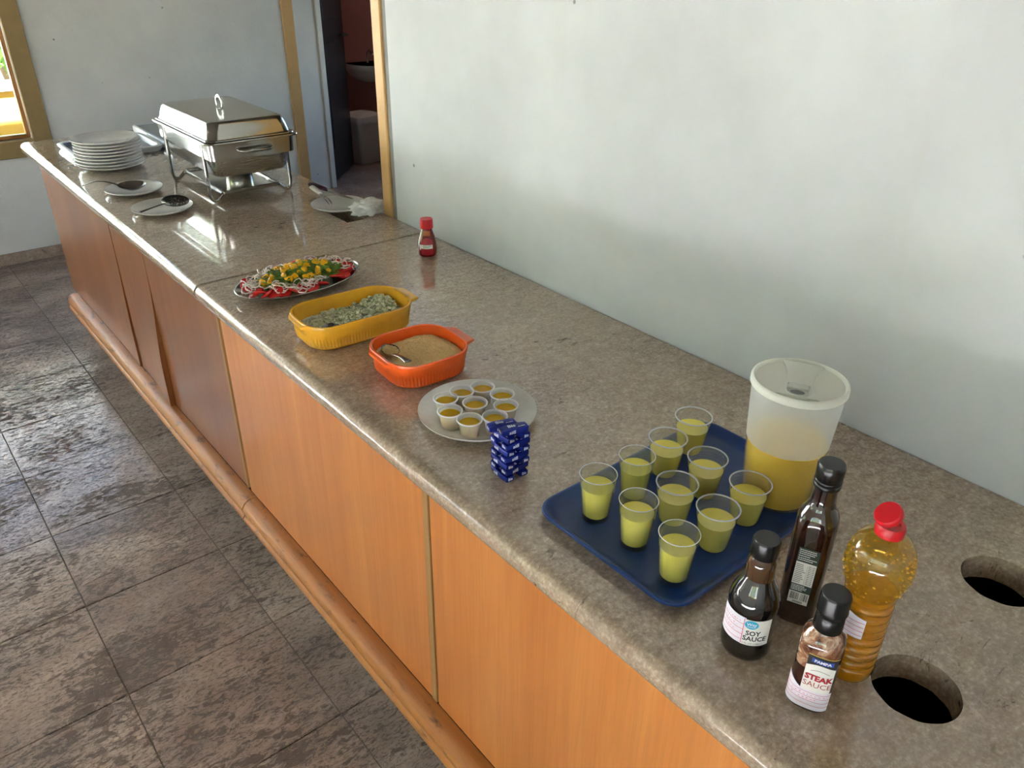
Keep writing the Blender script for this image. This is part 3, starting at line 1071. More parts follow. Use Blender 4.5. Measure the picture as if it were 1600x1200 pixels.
# legs: flat bars that curl in at the foot and rise to the burner shelf
for sx in (-1, 1):
    for sy in (-1, 1):
        X, Y = sx * 0.147, sy * 0.182
        path = [(X, Y, RZ - 0.004), (X, Y, 0.12), (X, Y, 0.03), (X - sx * 0.003, Y, 0.014), (X - sx * 0.011, Y, 0.0065), (X - sx * 0.022, Y, 0.0065), (X - sx * 0.032, Y, 0.014), (X - sx * 0.045, Y, 0.026)]
        G().tube(path, 0.0062, 10, 0.62, up=(0, 1, 0)).obj('leg', 'steel', ch)
for sy in (-1, 1):
    G().tube([(-0.147, sy * 0.182, RZ - 0.012), (0.147, sy * 0.182, RZ - 0.012)], 0.004, 8).obj('cross_bar', 'steel', ch)
for sx in (-1, 1):
    G().tube([(sx * 0.147, -0.182, RZ - 0.012), (sx * 0.147, 0.182, RZ - 0.012)], 0.004, 8).obj('side_bar', 'steel', ch)
g = G().loft([rrect(0.208, 0.372, 0.012, 0.022), rrect(0.212, 0.376, 0.013, 0.025), rrect(0.212, 0.376, 0.013, 0.034), rrect(0.206, 0.370, 0.012, 0.036), rrect(0.196, 0.360, 0.01, 0.034), rrect(0.194, 0.358, 0.01, 0.028), rrect(0.10, 0.2, 0.01, 0.028)])
sh = g.obj('burner_shelf', 'steel', ch, angle=35)
g = G().lathe([(0, 0.0285), (0.047, 0.0285), (0.047, 0.060), (0.052, 0.066), (0.052, 0.069), (0.044, 0.069), (0.043, 0.062), (0, 0.060)], 32)
bn = g.mv(Matrix.Translation((0.02, -0.03, 0))).obj('burner', 'steel', ch)
G().tube([(0.06, -0.045, 0.064), (0.085, -0.06, 0.062), (0.098, -0.068, 0.058)], 0.004, 8, 0.5).obj('damper_handle', 'steel', bn)

# ---- white basin and grey board at the far end
t = thing('plastic_basin', 'shallow white-rimmed basin with grey inside behind the plate stack', 'basin', (0.873, 3.705, CT))
g = G().loft([rrect(0.330, 0.30, 0.03, 0.0), rrect(0.350, 0.312, 0.035, 0.012), rrect(0.352, 0.314, 0.035, 0.020), rrect(0.340, 0.302, 0.032, 0.023), rrect(0.316, 0.278, 0.03, 0.022), rrect(0.312, 0.274, 0.03, 0.019)], cap1=False)
g.obj('rim', 'tub', t, angle=35)
G().loft([rrect(0.314, 0.276, 0.03, 0.0195), rrect(0.300, 0.262, 0.03, 0.004), rrect(0.2, 0.16, 0.02, 0.003)], cap0=False).obj('inside', 'tub_in', t, angle=35)
t = thing('grey_board', 'grey board with a thick white edge lying behind the chafing dish', 'board', (1.170, 3.745, CT))
G().loft([rrect(0.226, 0.52, 0.012, 0.0), rrect(0.230, 0.524, 0.012, 0.004), rrect(0.230, 0.524, 0.012, 0.026), rrect(0.222, 0.516, 0.01, 0.029), rrect(0.206, 0.500, 0.01, 0.029), rrect(0.203, 0.497, 0.01, 0.025)], cap1=False).obj('edge', 'tub', t, angle=35)
G().loft([rrect(0.2035, 0.4975, 0.01, 0.020), rrect(0.2035, 0.4975, 0.01, 0.026)]).obj('panel', 'greyboard', t, smooth=False)

# ---- fork, knife, napkin at the doorway plate
t = thing('serving_fork', 'serving fork with white handle lying across the doorway plate', 'fork', (1.212, 2.435, CT + 0.0225), radians(-98))
G().tube([(-0.150, 0, 0.004), (-0.146, 0, 0.004), (-0.11, 0, 0.004), (-0.065, 0, 0.002), (-0.061, 0, 0.002)], [0.004, 0.0105, 0.0105, 0.008, 0.004], 10, 0.65).obj('handle', 'white_handle', t)
g = G().tube([(-0.064, 0, 0.002), (-0.04, 0, 0.001), (-0.022, 0, 0.0)], [0.004, 0.0035, 0.006], 8, 0.4)
for yy in (-0.0065, 0.0065):
    g.tube([(-0.024, yy * 0.6, 0.0), (0.0, yy, -0.001), (0.022, yy * 0.85, -0.006), (0.034, yy * 0.7, -0.011)], [0.0026, 0.0022, 0.0018, 0.0008], 8, 0.6)
g.obj('prongs', 'steel', t)
t = thing('carving_knife', 'knife with plum handle pointing over the doorway plate', 'knife', (1.268, 2.470, CT + 0.0222), radians(-82))
G().tube([(-0.155, 0, 0.004), (-0.151, 0, 0.004), (-0.10, 0, 0.004), (-0.062, 0, 0.003), (-0.058, 0, 0.003)], [0.005, 0.0125, 0.0125, 0.010, 0.005], 10, 0.6).obj('handle', 'plum_handle', t)
bl = [(-0.060, -0.008), (0.05, -0.009), (0.085, -0.001), (0.09, 0.003), (0.04, 0.007), (-0.060, 0.008)]
G().prism(bl, 'z', -0.0005, 0.0012).obj('blade', 'steel', t, smooth=False)
bm = bmesh.new()
bmesh.ops.create_icosphere(bm, subdivisions=5, radius=1)
v = []
for q in bm.verts:
    p = q.co.copy()
    n1 = noise.ridged_multi_fractal(p * 1.5 + Vector((3, 1, 7)), 0.8, 2.1, 5, 0.9, 2.0)
    n2 = noise.noise(p * 2.3 + Vector((9, 2, 1)))
    r = 0.72 + 0.20 * (n1 - 1.0) + 0.26 * n2
    v.append((0.078 * p.x * r * 1.05, 0.044 * p.y * r * 1.1, max(-0.020, 0.036 * p.z * r * 1.1)))
zmin = min(q[2] for q in v)
fs = [tuple(q.index for q in f.verts) for f in bm.faces]
bm.free()
o = mesh_obj('paper_napkin', [(a, b, c - zmin) for a, b, c in v], fs, 'napkin', angle=180, loc=(1.272, 2.262, CT + 0.0005), rot=(0, 0, radians(0)))
tag(o, 'crumpled white paper napkin at the counter edge by the doorway', 'napkin')

# ---- ketchup bottle
kx, ky = 1.212, 1.832
t = thing('ketchup_bottle', 'small brown-red sauce bottle with red cap by the white wall', 'bottle', (kx, ky, CT), facing(kx, ky))
KP = [(0, 0.0), (0.024, 0.0), (0.0262, 0.003), (0.0275, 0.012), (0.0280, 0.026), (0.0265, 0.040), (0.0225, 0.054), (0.0180, 0.066), (0.0158, 0.073), (0.0150, 0.078), (0.0150, 0.082), (0, 0.082)]
KP = [(r * 1.02, z) for r, z in KP]


def prof_r(P):
    def R(z):
        for (r0, z0), (r1, z1) in zip(P[:-1], P[1:]):
            if z1 > z0 and z0 <= z <= z1:
                return r0 + (r1 - r0) * (z - z0) / (z1 - z0)
        return P[-2][0]
    return R


KR = prof_r(KP[1:])
G().lathe(KP, 36).obj('bottle_body', 'ketchup', t)
capP = lambda r, z0, z1: [(0, z0), (r, z0), (r * 1.02, z0 + 0.002), (r * 1.0, z1 - 0.003), (r * 0.93, z1), (0, z1)]
G().lathe(capP(0.0185, 0.0795, 0.106), 48, lambda a, r, z: r * (1 + 0.012 * (round(a / (2 * pi / 48)) % 2))).obj('cap', 'red_cap', t, angle=60)
v, f = cyl_patch(KR, -0.018, 0.0165, lambda u: 0.006 + 3.0 * u * u * 1.0, lambda u: 0.056 - 14 * abs(u) ** 1.6 * 0.5, 0.0005, 16, 8)
lb_ = mesh_obj('label', v, f, 'ketchup_label', t)
v, f = cyl_patch(KR, -0.0185, 0.0155, 0.0255, 0.0365, 0.0009, 12, 2)
mesh_obj('sticker', v, f, 'paper_white', lb_)
q = G()
for i, (u0, u1, z) in enumerate([(-0.013, 0.0, 0.0335), (0.002, 0.012, 0.0335), (-0.014, 0.008, 0.0305), (-0.012, 0.004, 0.0280)]):
    q.add(*cyl_patch(KR, u0, u1, z, z + 0.0011, 0.0012, 4, 1))
q.obj('print', 'ink_grey', lb_)
v, f = cyl_patch(KR, -0.0235, -0.0195, 0.021, 0.036, 0.0009, 3, 2)
mesh_obj('side_sticker', v, f, 'paper_white', lb_)
v, f = cyl_patch(KR, -0.012, 0.009, 0.061, 0.074, 0.0005, 8, 4)
mesh_obj('amber_window', v, f, 'amber', t)

# ---- oval platter with salad
px, py, prz = 0.815, 1.842, radians(6)
PA, PB = 0.174, 0.108
t = thing('oval_platter', 'oval stainless platter holding mango, onion and tomato salad', 'platter', (px, py, CT), prz)
P_ = [(0, 0.0015), (0.66, 0.0015), (0.74, 0.004), (0.90, 0.016), (0.985, 0.0205), (1.0, 0.0215), (1.0, 0.0205), (0.98, 0.0190), (0.90, 0.0148), (0.74, 0.0025), (0.66, 0.0), (0, 0.0)]
g = G().lathe(P_, 72)
g.v = [(x * PA, y * PB, z) for x, y, z in g.v]
g.obj('dish', 'steel', t, angle=60)
rr = [(PA * 0.995 * cos(2 * pi * i / 72), PB * 0.995 * sin(2 * pi * i / 72), 0.0212) for i in range(72)]
G().tube(rr, 0.0016, 6, closed=True).obj('rim', 'steel', t)


def on_platter(u, v_, z):
    x, y = u * PA, v_ * PB
    return (px + x * cos(prz) - y * sin(prz), py + x * sin(prz) + y * cos(prz), CT + z)


# tomato slices round the edge
ts = G().lathe([(0, 0), (0.020, 0), (0.0225, 0.0018), (0.0225, 0.0042), (0.020, 0.006), (0, 0.006)], 20).obj('tomato_slice', 'tomato', angle=50)
tom = ts.data
bpy.data.objects.remove(ts, do_unlink=True)
random.seed(3)
TL = 'red tomato slice at the rim of the oval salad platter'
angs = [195, 204, 213, 223, 233, 243, 253, 264, 276, 300, 312, 323, 334, 345, 356, 8, 20, 150, 163, 60, 75]
for k, a in enumerate(angs):
    a = radians(a)
    o = link_mesh('tomato_slice', tom, loc=on_platter(0.80 * cos(a), 0.76 * sin(a), 0.021 + 0.002 * (k % 2)))
    tlt = 0.45
    o.rotation_euler = (tlt * sin(a + prz) + random.uniform(-.15, .15), -tlt * cos(a + prz) + random.uniform(-.15, .15), random.uniform(0, 6))
    o.scale = (0.95, 0.75, 1)
    tag(o, TL, 'tomato', 'tomato slices on the salad platter')
# onion rings
ons = []
for rr_, th_ in ((0.015, 0.0011), (0.019, 0.0012), (0.010, 0.0010)):
    pts = [(rr_ * cos(2 * pi * i / 22) * (1 + 0.12 * sin(2 * i)), rr_ * 0.8 * sin(2 * pi * i / 22), 0.002 * sin(3 * 2 * pi * i / 22)) for i in range(22)]
    o = G().tube(pts, th_, 6, 1.5, closed=True).obj('onion_ring', 'onion')
    ons.append(o.data)
    bpy.data.objects.remove(o, do_unlink=True)
for k in range(70):
    a = radians(random.choice((random.uniform(95, 185), random.uniform(195, 290), random.uniform(-40, 60))))
    rr_ = random.uniform(0.60, 0.84)
    o = link_mesh('onion_ring', random.choice(ons), loc=on_platter(rr_ * cos(a), rr_ * sin(a), 0.028 + 0.008 * (0.84 - rr_) / 0.25 + random.uniform(-0.002, 0.003)))
    o.rotation_euler = (random.uniform(-0.5, 0.5), random.uniform(-0.5, 0.5), random.uniform(0, 6))
    tag(o, 'thin pinkish white onion ring on the oval salad platter', 'onion ring', 'onion rings on the salad platter')
# shredded greens mound
q = G()
for k in range(900):
    while True:
        u, w = random.uniform(-1, 1), random.uniform(-1, 1)
        if u * u + w * w < 1:
            break
    d = sqrt(u * u + w * w)
    x, y = u * PA * 0.68, w * PB * 0.62
    z = 0.024 + 0.022 * (1 - d * d) + random.uniform(-0.004, 0.007)
    a = random.uniform(0, 2 * pi)
    L, wd = random.uniform(0.008, 0.017), random.uniform(0.0035, 0.007)
    ca, sa = cos(a), sin(a)
    lv = []
    for s_, ww in ((-1, 0.3), (-0.4, 1), (0.3, 0.9), (1, 0.2)):
        lx = s_ * L
        lift = random.uniform(-0.002, 0.004)
        for sd_ in (-1, 1):
            ly = sd_ * wd * ww
            lv.append((x + lx * ca - ly * sa, y + lx * sa + ly * ca, z + lift + 0.0015 * sd_ * random.uniform(-1, 1)))
    q.add(lv, [(0, 1, 3, 2), (2, 3, 5, 4), (4, 5, 7, 6)])
g2 = q.obj('lettuce', 'greens', angle=180, loc=(px, py, CT), rot=(0, 0, prz))
tag(g2, 'shredded green leaves heaped on the oval salad platter', 'lettuce', kind='stuff')
mg = []
for k in range(4):
    bm = bmesh.new()
    bmesh.ops.create_cube(bm, size=1)
    bmesh.ops.bevel(bm, geom=bm.edges[:], offset=0.2, segments=1, affect='EDGES')
    for q_ in bm.verts:
        q_.co = Vector((q_.co.x * random.uniform(0.9, 1.15), q_.co.y, q_.co.z)) * 0.0150
        q_.co += Vector([random.uniform(-.0013, .0013) for _ in range(3)])
    me = bpy.data.meshes.new('mango_cube')
    bm.to_mesh(me)
    bm.free()
    me.materials.append(MT['mango'])
    mg.append(me)
for k in range(44):
    while True:
        u, w = random.uniform(-1, 1), random.uniform(-1, 1)
        if u * u + w * w < 1:
            break
    d2 = u * u + w * w
    o = link_mesh('mango_cube', random.choice(mg), loc=on_platter(u * 0.62, w * 0.56, 0.030 + 0.021 * (1 - d2) + random.uniform(0, 0.005)))
    o.rotation_euler = (random.uniform(0, 3), random.uniform(0, 3), random.uniform(0, 3))
    s_ = random.uniform(0.75, 1.15)
    o.scale = (s_, s_ * random.uniform(0.7, 1), s_)
    tag(o, 'bright yellow mango cube on the heap of the oval salad platter', 'mango', 'mango cubes on the salad platter')


# ---- casseroles
def casserole(name, label, loc, rz, Lx, Ly, H, rad, mat, ribs):
    t = thing(name, label, 'casserole', loc, rz)
    th = 0.006
    N = 24

    def lp(ins, z, rb=0.0):
        pts = rrect(Lx - 2 * ins, Ly - 2 * ins, max(0.01, rad - ins), z, N)
        # resample evenly so that the ribs are regular
        P = [Vector(p) for p in pts]
        P.append(P[0])
        cum = [0]
        for a, b in zip(P[:-1], P[1:]):
            cum.append(cum[-1] + (b - a).length)
        n = ribs * 4
        out = []
        k = 0
        for i in range(n):
            s_ = cum[-1] * i / n
            while cum[k + 1] < s_:
                k += 1
            f_ = (s_ - cum[k]) / max(1e-9, cum[k + 1] - cum[k])
            p = P[k].lerp(P[k + 1], f_)
            if rb:
                nx = Vector((p.x / (Lx / 2) ** 1, p.y / (Ly / 2) ** 1, 0)).normalized()
                p = p - nx * (rb if i % 4 in (0, 1) else 0)
            out.append(p[:])
        return out
    loops = [lp(0.030, 0.0), lp(0.018, 0.001), lp(0.011, 0.006), lp(0.008, 0.010), lp(0.0078, 0.012, 0.0024), lp(0.0055, H * 0.48, 0.0024), lp(0.005, H * 0.52), lp(0.002, H * 0.8), lp(0.0, H - 0.003),
             lp(0.001, H - 0.0005), lp(th / 2, H), lp(th, H - 0.001), lp(th + 0.003, H * 0.7), lp(th + 0.007, 0.014), lp(th + 0.016, 0.008), lp(th + 0.03, 0.007)]
    G().loft(loops).obj('dish', mat, t, angle=50)
    for s_ in (-1, 1):
        # grip: slanted tongue standing out from the short side
        w = Ly * 0.46
        prof = []
        for i in range(9):
            a = -1 + 2 * i / 8
            prof.append((s_ * (Lx / 2 - 0.004), a * w / 2, H - 0.006))
        top0 = [(s_ * (Lx / 2 - 0.003), w / 2 * a, H - 0.0015) for a in (-1.15, -0.9, -0.5, 0, 0.5, 0.9, 1.15)]
        ex = 1.0 if s_ > 0 else 0.22
        top1 = [(s_ * (Lx / 2 + 0.022 * ex), w / 2 * a * 0.86, H - 0.006) for a in (-1.0, -0.85, -0.5, 0, 0.5, 0.85, 1.0)]
        top2 = [(s_ * (Lx / 2 + 0.024 * ex), w / 2 * a * 0.84, H - 0.0105) for a in (-1.0, -0.85, -0.5, 0, 0.5, 0.85, 1.0)]
        bot1 = [(s_ * (Lx / 2 + 0.020 * ex), w / 2 * a * 0.86, H - 0.0115) for a in (-1.0, -0.85, -0.5, 0, 0.5, 0.85, 1.0)]
        bot0 = [(s_ * (Lx / 2 - 0.004), w / 2 * a, H - 0.010) for a in (-1.15, -0.9, -0.5, 0, 0.5, 0.9, 1.15)]
        v = top0 + top1 + top2 + bot1 + bot0
        f = []
        for r_ in range(4):
            for i in range(6):
                f.append((r_ * 7 + i, r_ * 7 + i + 1, r_ * 7 + 7 + i + 1, r_ * 7 + 7 + i))
        f.append(tuple(r_ * 7 for r_ in range(5)))
        f.append(tuple(r_ * 7 + 6 for r_ in range(4, -1, -1)))
        mesh_obj('grip', v, f, mat, t, angle=50)
    return t


YC = (0.787, 1.512, CT)
YRZ = radians(-3)
casserole('casserole_dish', 'mustard yellow ribbed casserole dish full of diced vegetables', YC, YRZ, 0.268, 0.168, 0.064, 0.060, 'yellow_glaze', 96)
OC = (0.801, 1.258, CT)
ORZ = radians(-3)
casserole('casserole_dish', 'orange ribbed casserole dish full of toasted manioc flour', OC, ORZ, 0.186, 0.178, 0.060, 0.062, 'orange_glaze', 78)


def inside_rr(x, y, Lx, Ly, rad):
    ax, ay = abs(x) - (Lx / 2 - rad), abs(y) - (Ly / 2 - rad)
    if ax <= 0 and ay <= 0:
        return True
    if ax > rad or ay > rad:
        return False
    return not (ax > 0 and ay > 0 and ax * ax + ay * ay > rad * rad)


# diced vegetables
random.seed(11)
q = G()
chunk = []
for k in range(6):
    bm = bmesh.new()
    bmesh.ops.create_icosphere(bm, subdivisions=1, radius=1)
    pv = [(p.co * random.uniform(0.78, 1.15))[:] for p in bm.verts]
    chunk.append((pv, [tuple(p.index for p in f.verts) for f in bm.faces]))
    bm.free()
n = 0
while n < 900:
    x, y = random.uniform(-0.122, 0.122), random.uniform(-0.073, 0.073)
    if not inside_rr(x, y, 0.236, 0.136, 0.05):
        continue
    n += 1
    z = 0.036 + 0.010 * noise.noise(Vector((x * 14, y * 14, 2.0))) + 0.006 * (x / 0.12) - 0.03 * (max(abs(x) / 0.12, abs(y) / 0.07)) ** 8 * 0.3 + random.uniform(-0.006, 0.0035)
    pv, pf = random.choice(chunk)
    s_ = random.uniform(0.0034, 0.0072)
    M = Matrix.Translation((x, y, z)) @ Matrix.Rotation(random.uniform(0, 6), 4, 'Z') @ Matrix.Rotation(random.uniform(0, 6), 4, 'X') @ Matrix.Diagonal((s_ * random.uniform(0.8, 1.5), s_, s_ * random.uniform(0.6, 1), 1))
    q.add([(M @ Vector(p))[:] for p in pv], pf)
q.loft([rrect(0.236, 0.136, 0.05, 0.010), rrect(0.240, 0.140, 0.05, 0.029)])
tag(q.obj('diced_salad', 'chopped', angle=25, loc=YC, rot=(0, 0, YRZ)), 'pale green diced vegetable salad filling the yellow casserole', 'salad', kind='stuff')
spoon('serving_spoon', 'steel spoon half buried in the diced salad at the yellow casserole corner', (YC[0] - 0.078, YC[1] - 0.034, 0.0455), (YC[0] - 0.050, YC[1] - 0.030, 0.040), 0.036, 0.026, 0.004, 0.0)
# manioc flour
bx, by = 0.166, 0.158
v = []
f = []
NR, NS = 34, 88
v.append((0, 0, 0))
for j in range(1, NR + 1):
    lpv = rrect(bx * j / NR, by * j / NR, 0.056 * j / NR, 0, 21)
    for p in lpv[:NS]:
        v.append(p)
NSN = NS
for i in range(NSN):
    f.append((0, 1 + i, 1 + (i + 1) % NSN))
for j in range(NR - 1):
    for i in range(NSN):
        a = 1 + j * NSN + i
        b = 1 + j * NSN + (i + 1) % NSN
        f.append((a, a + NSN, b + NSN, b))


def fz(x, y):
    z = 0.042 + 0.004 * noise.noise(Vector((x * 18, y * 18, 4))) + 0.0015 * noise.noise(Vector((x * 130, y * 130, 1)))
    d = sqrt(((x + 0.028) / 0.055) ** 2 + ((y + 0.022) / 0.045) ** 2)
    z -= 0.013 * max(0, 1 - d) ** 0.8 if d < 1 else 0
    e = max(abs(x) / (bx / 2), abs(y) / (by / 2))
    return z - 0.006 * e ** 6


v = [(x, y, fz(x, y)) for x, y, z in v]
q = G().add(v, f)
random.seed(5)
for k in range(5200):
    x, y = random.uniform(-bx / 2, bx / 2), random.uniform(-by / 2, by / 2)
    if not inside_rr(x, y, bx - 0.004, by - 0.004, 0.055):
        continue
    z = fz(x, y)
    s_ = random.uniform(0.0009, 0.0021)
    a = random.uniform(0, 6)
    pts = [(x + s_ * cos(a + i * 2.094) * random.uniform(0.6, 1.3), y + s_ * sin(a + i * 2.094) * random.uniform(0.6, 1.3), z - 0.0002) for i in range(3)] + [(x, y, z + s_ * 0.55)]
    q.add(pts, [(0, 1, 3), (1, 2, 3), (2, 0, 3)])
tag(q.obj('manioc_flour', 'farofa', angle=35, loc=OC, rot=(0, 0, ORZ)), 'golden toasted manioc flour filling the orange casserole', 'flour', kind='stuff')
t = spoon('serving_spoon', 'steel spoon sunk in the manioc flour of the orange casserole', (0.752, 1.292, 0.0485), (0.734, 1.192, 0.0665), 0.054, 0.037, 0.007, 0.002)
q = G()
for k in range(260):
    a, r_ = random.uniform(0, 6.283), sqrt(random.random())
    x, y = 0.023 * r_ * cos(a), 0.0155 * r_ * sin(a)
    z = 0.002 * (1 - r_ * r_) + random.uniform(-0.001, 0.001)
    pv, pf = random.choice(chunk)
    s_ = random.uniform(0.0008, 0.002)
    q.add([(x + p[0] * s_, y + p[1] * s_, z + p[2] * s_) for p in pv], pf)
q.loft([rrect(0.040, 0.026, 0.012, -0.003), rrect(0.046, 0.030, 0.014, -0.0005)])
o = q.obj('flour_heap', 'farofa', t, angle=30)
o['kind'] = 'stuff'

# ---- sauce cups on the plate
CZ0 = CT + 0.0046
SC_ = [(0.735, 1.069, 'at the left rim end of the back row'), (0.775, 1.072, 'second from the left in the back row'), (0.8165, 1.061, 'at the very back of the plate'),
       (0.829, 1.015, 'at the right end behind the candy tower side'), (0.768, 1.021, 'in the centre of the group'), (0.808, 0.978, 'at the right front, partly behind the candy tower'),
       (0.714, 1.026, 'at the left of the front row'), (0.7245, 0.980, 'in the middle of the front row, ribs showing'), (0.767, 0.960, 'directly behind the candy tower')]
names9 = ['leftmost sauce cup on the white plate', 'sauce cup second from the left in the back of the white plate', 'rearmost sauce cup on the white plate',
          'sauce cup at the back right of the white plate', 'sauce cup in the centre of the nine on the white plate', 'rightmost sauce cup on the white plate',
          'ribbed sauce cup in front of the leftmost one on the white plate', 'frontmost ribbed sauce cup on the white plate', 'sauce cup right behind the candy tower on the white plate']
cup = thing('sauce_cup', names9[0], 'cup', group='sauce cups on the plate')
CP = [(0, 0.0008), (0.0150, 0.0008), (0.0162, 0.0015), (0.0172, 0.012), (0.0174, 0.0125), (0.0206, 0.0335), (0.0218, 0.0345), (0.0235, 0.0350), (0.0240, 0.0362), (0.0235, 0.0372), (0.0218, 0.0372), (0.0208, 0.0364)]
NF = 40
G().lathe(CP, NF * 2, lambda a, r, z: r * (1 - (0.022 if (0.0124 < z < 0.034 and round(a / (pi / NF)) % 2) else 0.0))).obj('cup_wall', 'sauce_cup', cup, angle=30)
G().lathe([(0, 0.0016), (0.0148, 0.0016), (0.0160, 0.006), (0.0166, 0.012), (0.0192, 0.0288), (0, 0.0288)], 40).obj('sauce', 'sauce', cup, angle=50)
G().tube([(0.0228 * cos(2 * pi * i / 40), 0.0228 * sin(2 * pi * i / 40), 0.0362) for i in range(40)], 0.0014, 8, closed=True).obj('rim', 'cup_rim', cup)
for k, (x, y, _) in enumerate(SC_):
    c_ = cup if k == 0 else copy_tree(cup)
    c_.location = (x, y, CZ0)
    c_.rotation_euler = (0, 0, random.uniform(0, 6))
    c_['label'] = names9[k]

# ---- blue tray
TX0, TX1, TY0, TY1 = 0.668, 1.098, 0.448, 0.742
tw, td = TX1 - TX0, TY1 - TY0
tcx, tcy = (TX0 + TX1) / 2, (TY0 + TY1) / 2
g = G().loft([rrect(tw - 0.035, td - 0.035, 0.028, 0.0), rrect(tw - 0.014, td - 0.014, 0.034, 0.010), rrect(tw - 0.008, td - 0.008, 0.036, 0.0125), rrect(tw - 0.001, td - 0.001, 0.038, 0.0135),
              rrect(tw, td, 0.039, 0.0155), rrect(tw - 0.002, td - 0.002, 0.038, 0.0178), rrect(tw - 0.008, td - 0.008, 0.036, 0.0185), rrect(tw - 0.014, td - 0.014, 0.034, 0.0175),
              rrect(tw - 0.024, td - 0.024, 0.031, 0.010), rrect(tw - 0.034, td - 0.034, 0.028, 0.0050), rrect(tw - 0.05, td - 0.05, 0.024, 0.0032)])
tr = g.obj('serving_tray', 'tray', angle=40, loc=(tcx, tcy, CT))
tag(tr, 'rectangular blue plastic tray carrying the juice cups and the jug', 'tray')
ZT = CT + 0.0034

# ---- glass tumblers
gl = thing('glass_tumbler', 'x', 'glass', group='juice glasses on the blue tray')


def facet(a, r, z):
    if 0.004 < z < 0.062:
        k = 14
        m_ = (a % (2 * pi / k)) - pi / k
        return r * (cos(pi / k) / cos(m_)) * 1.008
    return r


G().lathe([(0, 0.0006), (0.0205, 0.0006), (0.0220, 0.0022), (0.0224, 0.0055), (0.0226, 0.008), (0.0270, 0.0605), (0.0272, 0.064), (0.0290, 0.0815), (0.0294, 0.0825), (0.0288, 0.0832),
           (0.0280, 0.0826), (0.0262, 0.064), (0.0252, 0.058), (0.0208, 0.0095), (0.0195, 0.0075), (0, 0.0070)], 56, facet).obj('glass_wall', 'glass', gl, angle=35)
G().lathe([(0, 0.0078), (0.0188, 0.0080), (0.0204, 0.0100), (0.0247, 0.0575), (0.02515, 0.0605), (0, 0.0606)], 48).obj('juice', 'juice', gl, angle=50)
G().tube([(0.0288 * cos(2 * pi * i / 48), 0.0288 * sin(2 * pi * i / 48), 0.0828) for i in range(48)], 0.0007, 6, closed=True).obj('rim', 'rim_highlight', gl)
GL = [(0.742, 0.673, 'leftmost faceted glass of yellow juice on the blue tray'),
      (0.826, 0.670, 'rearmost of the four faceted juice glasses, right behind the leftmost one'),
      (0.742, 0.590, 'faceted juice glass standing between the leftmost and the frontmost glass'),
      (0.731, 0.504, 'frontmost faceted glass of yellow juice near the tray corner')]
for k, (x, y, lb) in enumerate(GL):
    c_ = gl if k == 0 else copy_tree(gl)
    c_.location = (x, y, ZT)
    c_.rotation_euler = (0, 0, k * 1.3)
    c_['label'] = lb
# ---- plastic cups
pc = thing('plastic_cup', 'x', 'cup', group='plastic juice cups on the blue tray')
rings_ = []
z = 0.052
CPR = [(0, 0.0006), (0.0205, 0.0006), (0.0215, 0.0015), (0.0222, 0.006)]
CPR += [(0.0285, 0.050)]
for k in range(3):
    z = 0.0515 + k * 0.0045
    CPR += [(0.0287 + k * 0.0006, z), (0.0293 + k * 0.0006, z + 0.0012), (0.0288 + k * 0.0006, z + 0.0025)]
CPR += [(0.0304, 0.0688), (0.0318, 0.0692), (0.0326, 0.0702), (0.0324, 0.0714), (0.0314, 0.0718), (0.0305, 0.0708)]
G().lathe(CPR, 48).obj('cup_wall', 'cup_plastic', pc, angle=50)
G().lathe([(0, 0.0012), (0.0200, 0.0012), (0.0216, 0.006), (0.0276, 0.0480), (0, 0.0480)], 48).obj('juice', 'juice', pc, angle=50)
G().tube([(0.0318 * cos(2 * pi * i / 48), 0.0318 * sin(2 * pi * i / 48), 0.0706) for i in range(48)], 0.0012, 8, closed=True).obj('rim', 'rim_highlight', pc)
PCL = [(1.008, 0.702, 'rearmost clear plastic cup of juice on the blue tray'),
       (0.920, 0.685, 'plastic cup of juice between the rearmost cup and the rearmost glass'),
       (0.925, 0.606, 'plastic cup of juice left of the jug, behind the cup touching it'),
       (0.833, 0.592, 'plastic cup of juice directly behind the frontmost glass, mid tray'),
       (0.833, 0.514, 'frontmost plastic cup of juice, right beside the frontmost glass'),
       (0.922, 0.521, 'rightmost plastic cup of juice, in front of the jug')]
for k, (x, y, lb) in enumerate(PCL):
    c_ = pc if k == 0 else copy_tree(pc)
    c_.location = (x, y, ZT)
    c_['label'] = lb

# ---- juice jug
jx, jy = 1.018, 0.528
jr = facing(jx, jy)
t = thing('juice_jug', 'tall milky plastic jug half full of yellow juice with lid', 'jug', (jx, jy, ZT), jr)


def jsec(a, r, z):
    return r * (1 + 0.006 * cos(8 * a))


JP = [(0, 0.001), (0.050, 0.001), (0.0535, 0.003), (0.0550, 0.008), (0.0565, 0.10), (0.0665, 0.19), (0.0705, 0.206)]
JP = [(0, 0.001), (0.0500, 0.001), (0.0540, 0.003), (0.0555, 0.009), (0.0640, 0.120), (0.0690, 0.198), (0.0700, 0.207)]
G().lathe([(0.0632, 0.1095), (0.0640, 0.120), (0.0690, 0.198), (0.0700, 0.207)], 64, jsec).obj('jug_wall', 'jug', t, angle=50)
G().lathe([(0, 0.001), (0.0500, 0.001), (0.0540, 0.003), (0.0555, 0.009), (0.0632, 0.1095)], 64, jsec).obj('jug_wet_wall', 'jug_wet', t, angle=50)
G().lathe([(0, 0.003), (0.049, 0.003), (0.0535, 0.009), (0.0615, 0.110), (0, 0.110)], 56).obj('juice', 'jug_juice', t, angle=50)
g = G().lathe([(0.0695, 0.206), (0.0722, 0.206), (0.0728, 0.207), (0.0728, 0.214), (0.0718, 0.217), (0.0690, 0.2185), (0.0672, 0.2170), (0.0660, 0.2135), (0.055, 0.2130), (0, 0.2130)], 72)
ld = g.obj('lid', 'jug_lid', t, angle=45)
